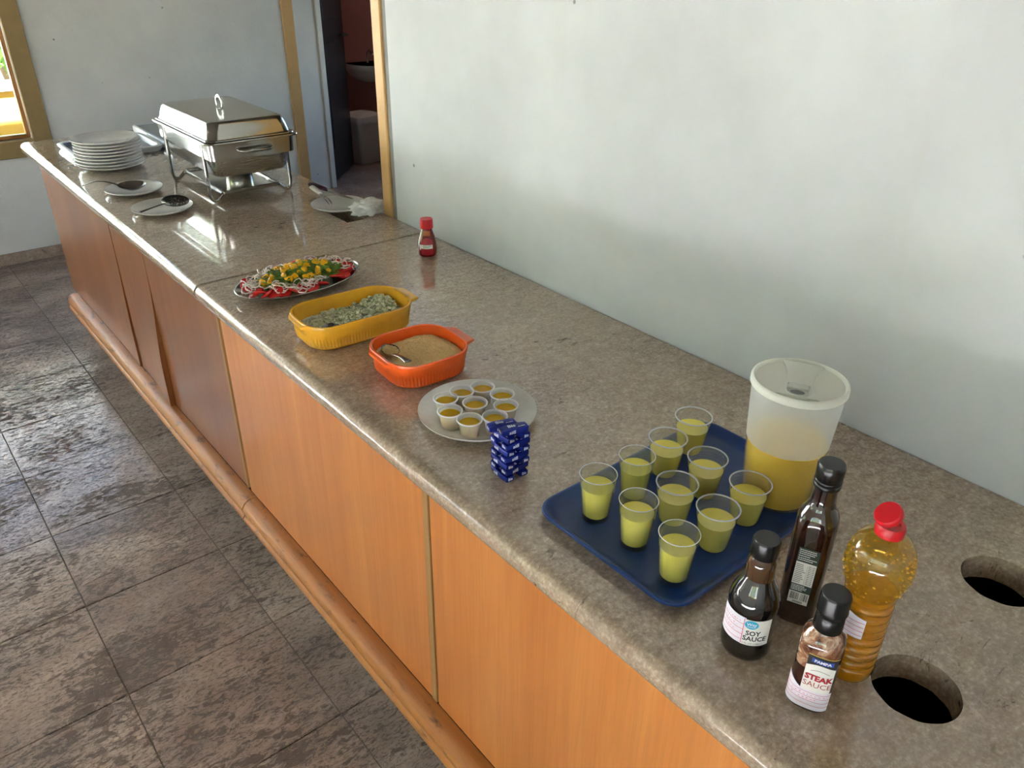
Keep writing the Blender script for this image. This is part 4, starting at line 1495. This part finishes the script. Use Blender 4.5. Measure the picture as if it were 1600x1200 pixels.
# waisted raised band across the lid
band = []
for i in range(25):
    s_ = -1 + 2 * i / 24
    band.append((0.020 + 0.017 * s_ * s_, s_ * 0.0655))
pl = [(x, y) for x, y in band] + [(-x, y) for x, y in reversed(band)]
pl = [(x, y) if x * x + y * y < 0.0655 ** 2 else (x * 0.0655 / sqrt(x * x + y * y), y * 0.0655 / sqrt(x * x + y * y)) for x, y in pl]
v0 = [(x, y, 0.2132) for x, y in pl]
v1 = [(x * 0.97, y * 0.995, 0.2170) for x, y in pl]
v2 = [(x * 0.88, y * 0.98, 0.2178) for x, y in pl]
G().loft([v0, v1, v2], cap0=False).obj('lid_band', 'jug_lid', ld, angle=30)
# spout flap frame near the front edge
fr = []
for i in range(21):
    a = pi * i / 20
    fr.append((0.0165 * cos(a), -0.042 - 0.0165 * sin(a), 0.2188))
fr = [(0.0165, -0.022, 0.2188)] + fr + [(-0.0165, -0.022, 0.2188)]
G().tube(fr, 0.0014, 6, closed=True).obj('spout_frame', 'jug_lid', ld)
G().bbox(-0.015, 0.015, -0.036, -0.023, 0.2178, 0.2205, 0.001).obj('spout_grip', 'jug_lid', ld, smooth=False)
G().lathe([(0, 0.2190), (0.0095, 0.2190)], 24).mv(Matrix.Translation((0, -0.047, 0)) @ Matrix.Diagonal((1.1, 0.7, 1, 1))).obj('spout_hole', 'ink_grey', ld)

# ---- candy tower
cb = thing('wrapped_candy', 'x', 'candy', group='blue wrapped candies in the tower')
CL, CW, CHh = 0.0475, 0.0185, 0.0122
bm = bmesh.new()
bmesh.ops.create_cube(bm, size=1)
bmesh.ops.subdivide_edges(bm, edges=bm.edges[:], cuts=3, use_grid_fill=True)
v = []
random.seed(2)
for q_ in bm.verts:
    x, y, z = q_.co * 2
    e = max(abs(y), abs(z)) if abs(x) > 0.9 else 0
    rnd = 0.10
    L2 = sqrt(y * y + z * z)
    if abs(y) > 0.9 and abs(z) > 0.9:
        y *= 0.90
        z *= 0.88
    if abs(x) > 0.9:
        y *= 0.86
        z *= 0.84
    jit = 0.035
    v.append(((x + random.uniform(-jit, jit) * 0.4) * CL / 2, (y + random.uniform(-jit, jit)) * CW / 2, (z + random.uniform(-jit, jit) * 0.4) * CHh / 2))
fs = [tuple(p.index for p in f.verts) for f in bm.faces]
bm.free()
mesh_obj('wrapper', v, fs, 'foil', cb, angle=28)
tv, tf = text_mesh('Bis', 0.0105, 0.0003)
tv2, tf2 = text_mesh('chocolate', 0.0032, 0.0001)
q = G()
q.add([(x * 1.15 - 0.004, y * 0.95, CHh / 2 + 0.0006) for x, y, z in tv], tf)
q.add([(x + 0.012, y - 0.005, CHh / 2 + 0.0006) for x, y, z in tv2], tf2)
for s_ in (-1, 1):
    q.add([(-s_ * -x * 1.0 + 0.006 * s_, s_ * (CW / 2 + 0.0006), y * 0.82) if s_ < 0 else (-x, CW / 2 + 0.0006, y * 0.82) for x, y, z in tv], tf)
    q.add([(s_ * (CL / 2 + 0.0006), x * s_ * 0.75, y * 0.7) for x, y, z in tv], tf)
q.obj('lettering', 'foil_print', cb, smooth=False)
tx, ty = 0.714, 0.853
trz = radians(-2)
cnt = 0
ords = ['lowest', 'second', 'third', 'fourth', 'fifth', 'sixth', 'seventh']


def put_candy(x, y, z, rz, label):
    global cnt
    c_ = cb if cnt == 0 else copy_tree(cb)
    cnt += 1
    ca, sa = cos(trz), sin(trz)
    c_.location = (tx + x * ca - y * sa, ty + x * sa + y * ca, CT + z)
    c_.rotation_euler = (0, 0, rz + trz)
    c_['label'] = label


random.seed(4)
for L in range(7):
    z = CHh / 2 + 0.0004 + L * (CHh + 0.0003)
    for s_ in (-1, 1):
        j = random.uniform(-0.0015, 0.0015)
        r_ = random.uniform(-0.05, 0.05)
        if L % 2 == 0:
            put_candy(s_ * 0.0148 + j, random.uniform(-.001, .001), z, -pi / 2 + r_, 'blue wrapped candy in the %s layer of the tower, %s side' % (ords[L], 'cabinet' if s_ < 0 else 'wall'))
        else:
            put_candy(random.uniform(-.001, .001), s_ * 0.0148 + j, z, r_, 'blue wrapped candy in the %s layer of the tower, %s side' % (ords[L], 'camera' if s_ < 0 else 'plate'))
zt = CHh / 2 + 0.0004 + 7 * (CHh + 0.0003)
put_candy(-0.001, -0.0105, zt, radians(-12), 'blue wrapped candy lying on top of the tower, nearer the tray')
put_candy(-0.010, 0.0105, zt, radians(-14), 'blue wrapped candy lying on top of the tower, nearer the plate')

# ---- bottles
def bottle_root(name, label, x, y):
    return thing(name, label, 'bottle', (x, y, CT), facing(x, y))


# soy sauce
bx_, by_ = 0.711, 0.366
t = bottle_root('soy_sauce_bottle', 'squat dark soy sauce bottle with black cap beside the blue tray', bx_, by_)
BP = [(0, 0.002), (0.024, 0.002), (0.027, 0.0), (0.0305, 0.003), (0.0320, 0.009), (0.0320, 0.024), (0.0310, 0.027), (0.0308, 0.030), (0.0308, 0.074), (0.0316, 0.078), (0.0312, 0.086), (0.0290, 0.096), (0.0240, 0.108), (0.0200, 0.116), (0.0180, 0.122)]
G().lathe(BP + [(0, 0.122)], 48).obj('bottle_body', 'soy_glass', t, angle=60)
G().lathe([(0.0178, 0.121), (0.0178, 0.140), (0.0172, 0.146), (0.0150, 0.152), (0.0138, 0.157), (0, 0.157)], 40).obj('neck', 'soy_neck', t, angle=60)
G().lathe(capP(0.0165, 0.154, 0.179), 40).obj('cap', 'black_cap', t, angle=60)
R_ = prof_r(BP[1:])
v, f = cyl_patch(R_, -0.006, 0.030, 0.031, 0.073, 0.0004, 16, 2)
lb_ = mesh_obj('label', v, f, 'paper_white', t)
q = G()
q.add(*cyl_text('SOY', 0.0105, R_, 0.0075, 0.0515, 0.0009, 0.0003, sx=0.9))
q.add(*cyl_text('SAUCE', 0.0105, R_, 0.0105, 0.0425, 0.0009, 0.0003, sx=0.9))
q.add(*cyl_text('5 FL OZ (148mL)', 0.0036, R_, 0.009, 0.0345, 0.0009))
q.obj('lettering', 'ink_black', lb_)
q = G()
q.add([wrap(R_, 0.004 + 0.0082 * cos(2 * pi * i / 28), 0.066 + 0.0068 * sin(2 * pi * i / 28), 0.0012) for i in range(28)], [tuple(range(28))])
q.obj('emblem', 'ink_sky', lb_)
q = G()
v, f = cyl_text('Way', 0.0062, R_, 0.004, 0.067, 0.0016, 0.0001, lean=0.1)
q.add(v, f)
q.add(*cyl_patch(R_, -0.001, 0.009, lambda u: 0.0625 + 12 * (u - 0.004) ** 2, lambda u: 0.0632 + 10 * (u - 0.004) ** 2, 0.0016, 8, 1))
q.obj('emblem_script', 'ink_white', lb_)
v, f = cyl_patch(R_, -0.042, -0.0035, 0.032, 0.0755, 0.0009, 18, 2)
st_ = mesh_obj('handwritten_sticker', v, f, 'paper', t)
q = G()
for zz in (0.0385, 0.047, 0.0555, 0.064):
    q.add(*cyl_patch(R_, -0.041, -0.0045, zz, zz + 0.0007, 0.0013, 14, 1))
q.add(*cyl_patch(R_, -0.0055, -0.0047, 0.033, 0.0745, 0.0013, 2, 2))
q.obj('ruled_line', 'ink_red', st_)
q = G()
for zz, n_ in ((0.0665, 7), (0.058, 6), (0.0495, 5)):
    for i in range(n_):
        u = -0.034 + i * 0.0038
        q.add(*cyl_patch(R_, u, u + random.uniform(0.0012, 0.0028), zz + random.uniform(0, 0.001), zz + random.uniform(0.0016, 0.003), 0.0013, 2, 1))
q.obj('handwriting', 'ink_pink', st_)

# tall dark bottle
bx_, by_ = 0.812, 0.357
t = bottle_root('tall_sauce_bottle', 'tall dark brown glass bottle with black screw cap behind the soy sauce', bx_, by_)
BP = [(0, 0.003), (0.020, 0.003), (0.0235, 0.0), (0.0268, 0.004), (0.0275, 0.010), (0.0275, 0.158), (0.0268, 0.166), (0.0240, 0.175), (0.0195, 0.182), (0.0165, 0.188), (0.0150, 0.198), (0.0138, 0.222)]
# squarish body, round neck


def sq(a, r, z):
    if z > 0.185:
        return r
    k = 1.0 if z < 0.160 else max(0, (0.185 - z) / 0.025)
    p = 3.4
    c_ = (abs(cos(a)) ** p + abs(sin(a)) ** p) ** (-1 / p)
    return r * (1 + (c_ * 0.93 - 1) * k)


G().lathe(BP + [(0, 0.222)], 56, sq).obj('bottle_body', 'tall_glass', t, angle=60)
q = G().lathe([(0, 0.215), (0.0163, 0.215), (0.0168, 0.217), (0.0168, 0.2205), (0.0160, 0.2215), (0.0168, 0.2225), (0.0168, 0.226), (0.0160, 0.227), (0.0166, 0.228), (0.0170, 0.246), (0.0155, 0.249), (0, 0.2495)], 44)
q.obj('cap', 'black_cap', t, angle=50)
F_ = 0.02562      # flat front


def flat_patch(u0, u1, z0, z1, off):
    return [(u0, -F_ - off, z0), (u1, -F_ - off, z0), (u1, -F_ - off, z1), (u0, -F_ - off, z1)], [(0, 1, 2, 3)]


v, f = flat_patch(-0.013, 0.013, 0.040, 0.132, 0.0006)
lb_ = mesh_obj('label', v, f, 'ink_green', t, smooth=False)
q = G()
q.add(*flat_patch(-0.0125, 0.0125, 0.073, 0.1095, 0.0011))
q.add(*flat_patch(-0.0125, 0.0125, 0.0405, 0.0600, 0.0011))
q.obj('label_print_field', 'paper_white', lb_, smooth=False)
q = G()
for i in range(11):
    z0 = 0.076 + i * 0.0029
    q.add(*flat_patch(-0.0115, 0.001 + random.uniform(-0.004, 0.0), z0, z0 + 0.0011, 0.0015))
    q.add(*flat_patch(0.0035, 0.0065, z0, z0 + 0.0011, 0.0015))
    q.add(*flat_patch(0.0085, 0.0112, z0, z0 + 0.0011, 0.0015))
q.add(*flat_patch(0.002, 0.0023, 0.0745, 0.106, 0.0015))
q.add(*flat_patch(0.0073, 0.0076, 0.0745, 0.106, 0.0015))
q.obj('nutrition_table', 'ink_grey', lb_, smooth=False)
q = G()
u = -0.0108
while u < 0.0105:
    w_ = random.choice((0.0003, 0.0006, 0.0009))
    if abs(u - 0.0005) > 0.0012:
        q.add(*flat_patch(u, u + w_, 0.0470, 0.0590, 0.0015))
    u += w_ + random.choice((0.0004, 0.0007))
for i in range(9):
    q.add(*flat_patch(-0.006 + i * 0.0014, -0.0052 + i * 0.0014, 0.0420, 0.0450, 0.0015))
q.obj('barcode', 'ink_black', lb_, smooth=False)
q = G()
for z0, n_ in ((0.1285, 8), (0.1255, 9), (0.1225, 8), (0.1190, 6), (0.1155, 9), (0.1125, 8), (0.0700, 7), (0.0675, 8), (0.0650, 8), (0.0625, 6)):
    u = -0.0115
    for i in range(n_):
        w_ = random.uniform(0.0012, 0.0026)
        if u + w_ > 0.0118:
            break
        q.add(*flat_patch(u, u + w_, z0, z0 + 0.0012, 0.0012))
        u += w_ + 0.0005
q.obj('fine_print', 'ink_white', lb_, smooth=False)

# dressing bottle (open red flip cap)
bx_, by_ = 0.783, 0.262
t = bottle_root('dressing_bottle', 'ribbed plastic bottle of golden dressing with open red flip cap', bx_, by_)
BP = [(0, 0.003), (0.022, 0.003), (0.0255, 0.0), (0.0282, 0.004), (0.0288, 0.009)]
z = 0.012
for k in range(9):
    BP += [(0.0293, z + 0.002), (0.0298, z + 0.0055), (0.0290, z + 0.0092), (0.0262, z + 0.0112)]
    z += 0.0125
BP += [(0.0285, 0.1265), (0.0296, 0.130), (0.0300, 0.136), (0.0330, 0.145), (0.0372, 0.158), (0.0384, 0.170), (0.0376, 0.184), (0.0345, 0.197), (0.0290, 0.207), (0.0215, 0.214), (0.0150, 0.218), (0.0138, 0.221), (0.0138, 0.226)]


def bulb(a, r, z):
    if 0.14 < z < 0.21:
        return r * (1 + 0.012 * cos(10 * a))
    return r


G().lathe(BP, 60, bulb).obj('bottle_wall', 'pet', t, angle=60)
IN = [(0, 0.0035)] + [(r - 0.0008, z_) for r, z_ in BP[2:] if z_ < 0.134] + [(0.0290, 0.134), (0, 0.134)]
G().lathe(IN, 48).obj('dressing', 'dressing', t, angle=60)
R_ = prof_r(BP[1:])
q = G()
random.seed(9)
for k in range(240):
    z_ = random.uniform(0.140, 0.195)
    if random.random() < (z_ - 0.140) / 0.075:
        continue
    a = random.uniform(0, 2 * pi)
    r_ = R_(z_) - 0.0008
    s_ = random.uniform(0.0007, 0.0021)
    pv, pf = chunk[k % 6]
    q.add([(r_ * cos(a) + p[0] * s_, r_ * sin(a) + p[1] * s_, z_ + p[2] * s_) for p in pv], pf)
o = q.obj('droplets', 'droplets', t, angle=180)
o['kind'] = 'stuff'
g = G().lathe([(0.0132, 0.218), (0.0160, 0.2175), (0.0163, 0.219), (0.0163, 0.2285), (0.0150, 0.231), (0.0105, 0.231), (0.0100, 0.228), (0.004, 0.228), (0, 0.228)], 40)
cp = g.obj('cap', 'red_cap', t, angle=50)
fl_ = G().lathe([(0, 0.0), (0.0150, 0.0), (0.0160, 0.0015), (0.0160, 0.006), (0.0145, 0.0082), (0, 0.0085)], 36)
o = fl_.obj('flip_lid', 'red_cap', cp, angle=50)
o.matrix_local = Matrix.Translation((-0.0150, -0.004, 0.2325)) @ Matrix.Rotation(radians(14), 4, 'Z') @ Matrix.Rotation(radians(-34), 4, 'Y') @ Matrix.Rotation(radians(16), 4, 'X') @ Matrix.Translation((0.014, 0, 0))
RB = lambda z_: 0.0302
v, f = cyl_patch(RB, -0.034, 0.006, 0.078, lambda u: 0.112 - 0.25 * (u + 0.012), 0.0004, 16, 3)
st_ = mesh_obj('handwritten_sticker', v, f, 'paper', t)
q = G()
for zz in (0.083, 0.0895, 0.096, 0.1025):
    q.add(*cyl_patch(RB, -0.033, 0.005, zz, zz + 0.0007, 0.0010, 14, 1))
q.obj('ruled_line', 'ink_red', st_)

# steak sauce
bx_, by_ = 0.7035, 0.268
t = bottle_root('steak_sauce_bottle', 'small steak sauce bottle with black cap, nearest the round hole', bx_, by_)


def rsq(a, r, z):
    k = 1.0 if z < 0.098 else max(0.0, (0.115 - z) / 0.017)
    p = 3.0
    c_ = (abs(cos(a)) ** p + abs(sin(a)) ** p) ** (-1 / p)
    return r * (1 + (c_ * 0.94 - 1) * k)


BP = [(0, 0.002), (0.019, 0.002), (0.0225, 0.0), (0.0255, 0.003), (0.0263, 0.008), (0.0263, 0.068)]
BP2 = [(0.0263, 0.0675), (0.0263, 0.098), (0.0245, 0.106), (0.0205, 0.112), (0.0165, 0.117), (0.0150, 0.122)]
G().lathe(BP + [(0, 0.068)], 48, rsq).obj('bottle_body', 'steak_glass', t, angle=60)
G().lathe(BP2 + [(0, 0.122)], 48, rsq).obj('bottle_shoulder', 'steak_top', t, angle=60)
q = G().lathe([(0, 0.118), (0.0163, 0.118), (0.0166, 0.120), (0.0160, 0.137), (0.0150, 0.139), (0.0158, 0.141), (0.0172, 0.143), (0.0176, 0.146), (0.0170, 0.148), (0.0172, 0.166), (0.0158, 0.1695), (0, 0.170)], 44)
q.obj('cap', 'black_cap', t, angle=50)


def RQ(z_):
    return 0.0263


def sqwrap(u, z_, off):
    """wrap on the rounded-square body; u is arc length from the front"""
    a = u / 0.0255 - pi / 2
    r_ = rsq(a, 0.0263, 0.05) + off
    return (r_ * cos(a), r_ * sin(a), z_)


def sq_patch(u0, u1, z0, z1, off, nu=14, nz=2):
    v = []
    f = []
    for j in range(nz + 1):
        for i in range(nu + 1):
            u = u0 + (u1 - u0) * i / nu
            a = z0(u) if callable(z0) else z0
            b = z1(u) if callable(z1) else z1
            v.append(sqwrap(u, a + (b - a) * j / nz, off))
    for j in range(nz):
        for i in range(nu):
            k = j * (nu + 1) + i
            f.append((k, k + 1, k + nu + 2, k + nu + 1))
    return v, f


def sq_text(txt, size, u, z_, off, bold=0, sx=1):
    v, f = text_mesh(txt, size, bold)
    return [sqwrap(u + p[0] * sx, z_ + p[1], off) for p in v], f


v, f = sq_patch(-0.010, 0.0235, 0.036, 0.093, 0.0005, 18)
lb_ = mesh_obj('label', v, f, 'ink_black', t)
v, f = sq_patch(-0.010, 0.0215, 0.036, lambda u: 0.0765 + 0.0035 * cos((u - 0.006) * 110), 0.0010, 16)
mesh_obj('label_white_field', v, f, 'paper_white', lb_)
q = G()
q.add(*sq_patch(-0.010, 0.0235, 0.0922, 0.0934, 0.0011, 14, 1))
q.obj('gold_line', 'ink_gold', lb_)
q = G()
q.add(*sq_patch(-0.0055, 0.0175, lambda u: 0.0820 + 4 * (u - 0.006) ** 2 * 0.5, lambda u: 0.0885 + 4 * (u - 0.006) ** 2 * 0.5, 0.0011, 10, 1))
q.obj('ribbon', 'ink_blue', lb_)
q = G()
q.add(*sq_text('PAMPA', 0.0056, 0.006, 0.0854, 0.0016, 0.0002))
q.obj('brand_lettering', 'ink_white', lb_)
q = G()
q.add(*sq_text('STEAK', 0.0112, 0.0060, 0.0590, 0.0015, 0.0006, 0.88))
q.obj('title_lettering', 'ink_darkred', lb_)
q = G()
q.add(*sq_text('SAUCE', 0.0112, 0.0060, 0.0480, 0.0015, 0.0, 0.88))
q.obj('subtitle_lettering', 'ink_brown', lb_)
q = G()
q.add(*sq_patch(-0.004, 0.016, lambda u: 0.0715 - 30 * (u - 0.006) ** 2, lambda u: 0.0722 - 30 * (u - 0.006) ** 2, 0.0015, 10, 1))
q.obj('small_print', 'ink_grey', lb_)
v, f = sq_patch(-0.0285, 0.0245, 0.0075, lambda u: 0.0375 + 0.012 * max(0, (-0.010 - u) / 0.018), 0.0014, 24)
st_ = mesh_obj('handwritten_sticker', v, f, 'paper', t)
q = G()
for zz in (0.0145, 0.0210, 0.0275, 0.0340):
    q.add(*sq_patch(-0.0275, 0.0235, zz, zz + 0.0006, 0.0018, 22, 1))
q.add(*sq_patch(-0.0268, -0.0263, 0.010, 0.044, 0.0018, 2, 1))
q.obj('ruled_line', 'ink_red', st_)
q = G()
for zz, n_ in ((0.0295, 9), (0.0230, 7)):
    for i in range(n_):
        u = -0.018 + i * 0.0042
        q.add(*sq_patch(u, u + random.uniform(0.0012, 0.003), zz + random.uniform(0, 0.001), zz + random.uniform(0.0016, 0.003), 0.0018, 2, 1))
q.obj('handwriting', 'ink_pink', st_)

# ================================================================== WASHROOM THINGS
t = thing('trash_bin', 'pale plastic trash bin with lid in the washroom', 'bin', (3.42, 6.08, 0.0), radians(10))
G().loft([rrect(0.21, 0.20, 0.03, 0.0), rrect(0.22, 0.21, 0.03, 0.01), rrect(0.27, 0.25, 0.03, 0.33)]).obj('bucket', 'bin', t, angle=40)
G().loft([rrect(0.272, 0.252, 0.03, 0.331), rrect(0.296, 0.276, 0.03, 0.334), rrect(0.296, 0.276, 0.03, 0.352), rrect(0.275, 0.255, 0.04, 0.385), rrect(0.18, 0.16, 0.04, 0.405)]).obj('lid', 'bin', t, angle=40)
t = thing('washbasin', 'small white washbasin on the red washroom wall', 'washbasin', (3.62, 6.30, 0.0))
lps = []
for (w_, d_, z_) in ((0.06, 0.06, 0.60), (0.16, 0.14, 0.615), (0.30, 0.24, 0.66), (0.40, 0.31, 0.72), (0.43, 0.33, 0.745), (0.43, 0.33, 0.76), (0.40, 0.30, 0.758), (0.34, 0.25, 0.70), (0.18, 0.12, 0.655)):
    lps.append([(w_ / 2 * cos(pi + pi * i / 24) if i <= 24 else 0, (-d_ * abs(sin(pi * i / 24)) ** 0.8), z_) for i in range(25)])
G().loft(lps).obj('bowl', 'basin', t, angle=40)
G().tube([(0, -0.04, 0.755), (0, -0.04, 0.83), (0, -0.07, 0.85), (0, -0.13, 0.83)], 0.010, 8).obj('tap', 'steel', t)

t = thing('added_ceiling_lamp', 'unseen round lamp added on the washroom ceiling to brighten the red wall', 'lamp', (3.25, 6.0, HC))
G().lathe([(0, -0.05), (0.06, -0.048), (0.085, -0.03), (0.09, -0.002), (0, -0.002)], 24).obj('lamp_shade', 'basin', t)
pd = bpy.data.lights.new('washroom_fill', 'POINT')  # point light added out of view to brighten the washroom
pd.energy = 4.0
pd.color = (1.0, 0.86, 0.78)
pd.shadow_soft_size = 0.06
po = bpy.data.objects.new('washroom_fill', pd)
COL.objects.link(po)
po.location = (3.25, 6.0, HC - 0.14)

# ================================================================== OUTSIDE
gnd = G().box(-30, 30, YF + 0.16, 40, -0.2, -0.1).box(-30, XL - 0.17, -30, YF + 0.15, -0.2, -0.1).obj('ground', 'paving', smooth=False)
struct(gnd)
t = thing('garden_wall', 'sunlit yellow garden wall outside the far window', 'wall', (0, 8.0, -0.1))
G().box(-6, 4.5, 0, 0.16, 0, 0.62).obj('render', 'yellow_render', t, smooth=False)
G().bbox(-6, 4.5, -0.03, 0.19, 0.62, 0.68, 0.004).obj('coping', 'paper_white', t, smooth=False)


def tree(name, label, loc, R, H, n, seed):
    random.seed(seed)
    t = thing(name, label, 'tree', loc)
    q = G()
    for k in range(n):
        d = Vector((random.gauss(0, 1), random.gauss(0, 1), random.gauss(0, 1))).normalized() * random.uniform(0.55, 1) ** 0.5
        c_ = Vector((d.x * R, d.y * R, H + d.z * R * 0.85))
        a = Vector((random.gauss(0, 1), random.gauss(0, 1), random.gauss(0, 1))).normalized()
        b = a.orthogonal().normalized()
        L = random.uniform(0.07, 0.15)
        w_ = L * 0.38
        q.add([(c_ - a * L)[:], (c_ + b * w_)[:], (c_ + a * L)[:], (c_ - b * w_)[:]], [(0, 1, 2, 3)])
    q.obj('foliage', 'leaf', t, smooth=False)
    G().tube([(0, 0, 0), (0.03, 0.02, H * 0.5), (0, 0, H)], [0.09, 0.07, 0.04], 8).obj('trunk', 'bark', t)
    return t


t = thing('reflector_house', 'pale house added beyond the garden trees to reflect sunlight indoors', 'house', (0, 12.5, -0.1))  # bright facade added to strengthen the light through the far window
G().box(-9, 7, 0, 3, 0, 4.6).obj('facade', 'house_paint', t, smooth=False)
G().prism([(-0.5, 4.6), (3.5, 4.6), (1.5, 6.0)], 'x', -9.4, 7.4).obj('roof', 'mortar', t, smooth=False)


tree('garden_tree', 'leafy green tree behind the yellow garden wall', (1.45, 9.6, -0.1), 0.85, 1.3, 1400, 21)
tree('garden_tree', 'green tree in the garden left of the window view', (-4.2, 10.3, -0.1), 1.1, 1.7, 900, 22)
tree('garden_tree', 'unseen side garden tree opposite the plate stack, placed to dim the daylight', (-6.4, 4.4, -0.1), 1.5, 2.2, 2200, 23)  # out of view, set close and dense to dim the left windows
tree('garden_tree', 'unseen side garden tree opposite the tray, placed to dim the daylight', (-6.9, -1.9, -0.1), 1.8, 2.4, 2200, 24)  # likewise out of view, cuts the sky light from the left
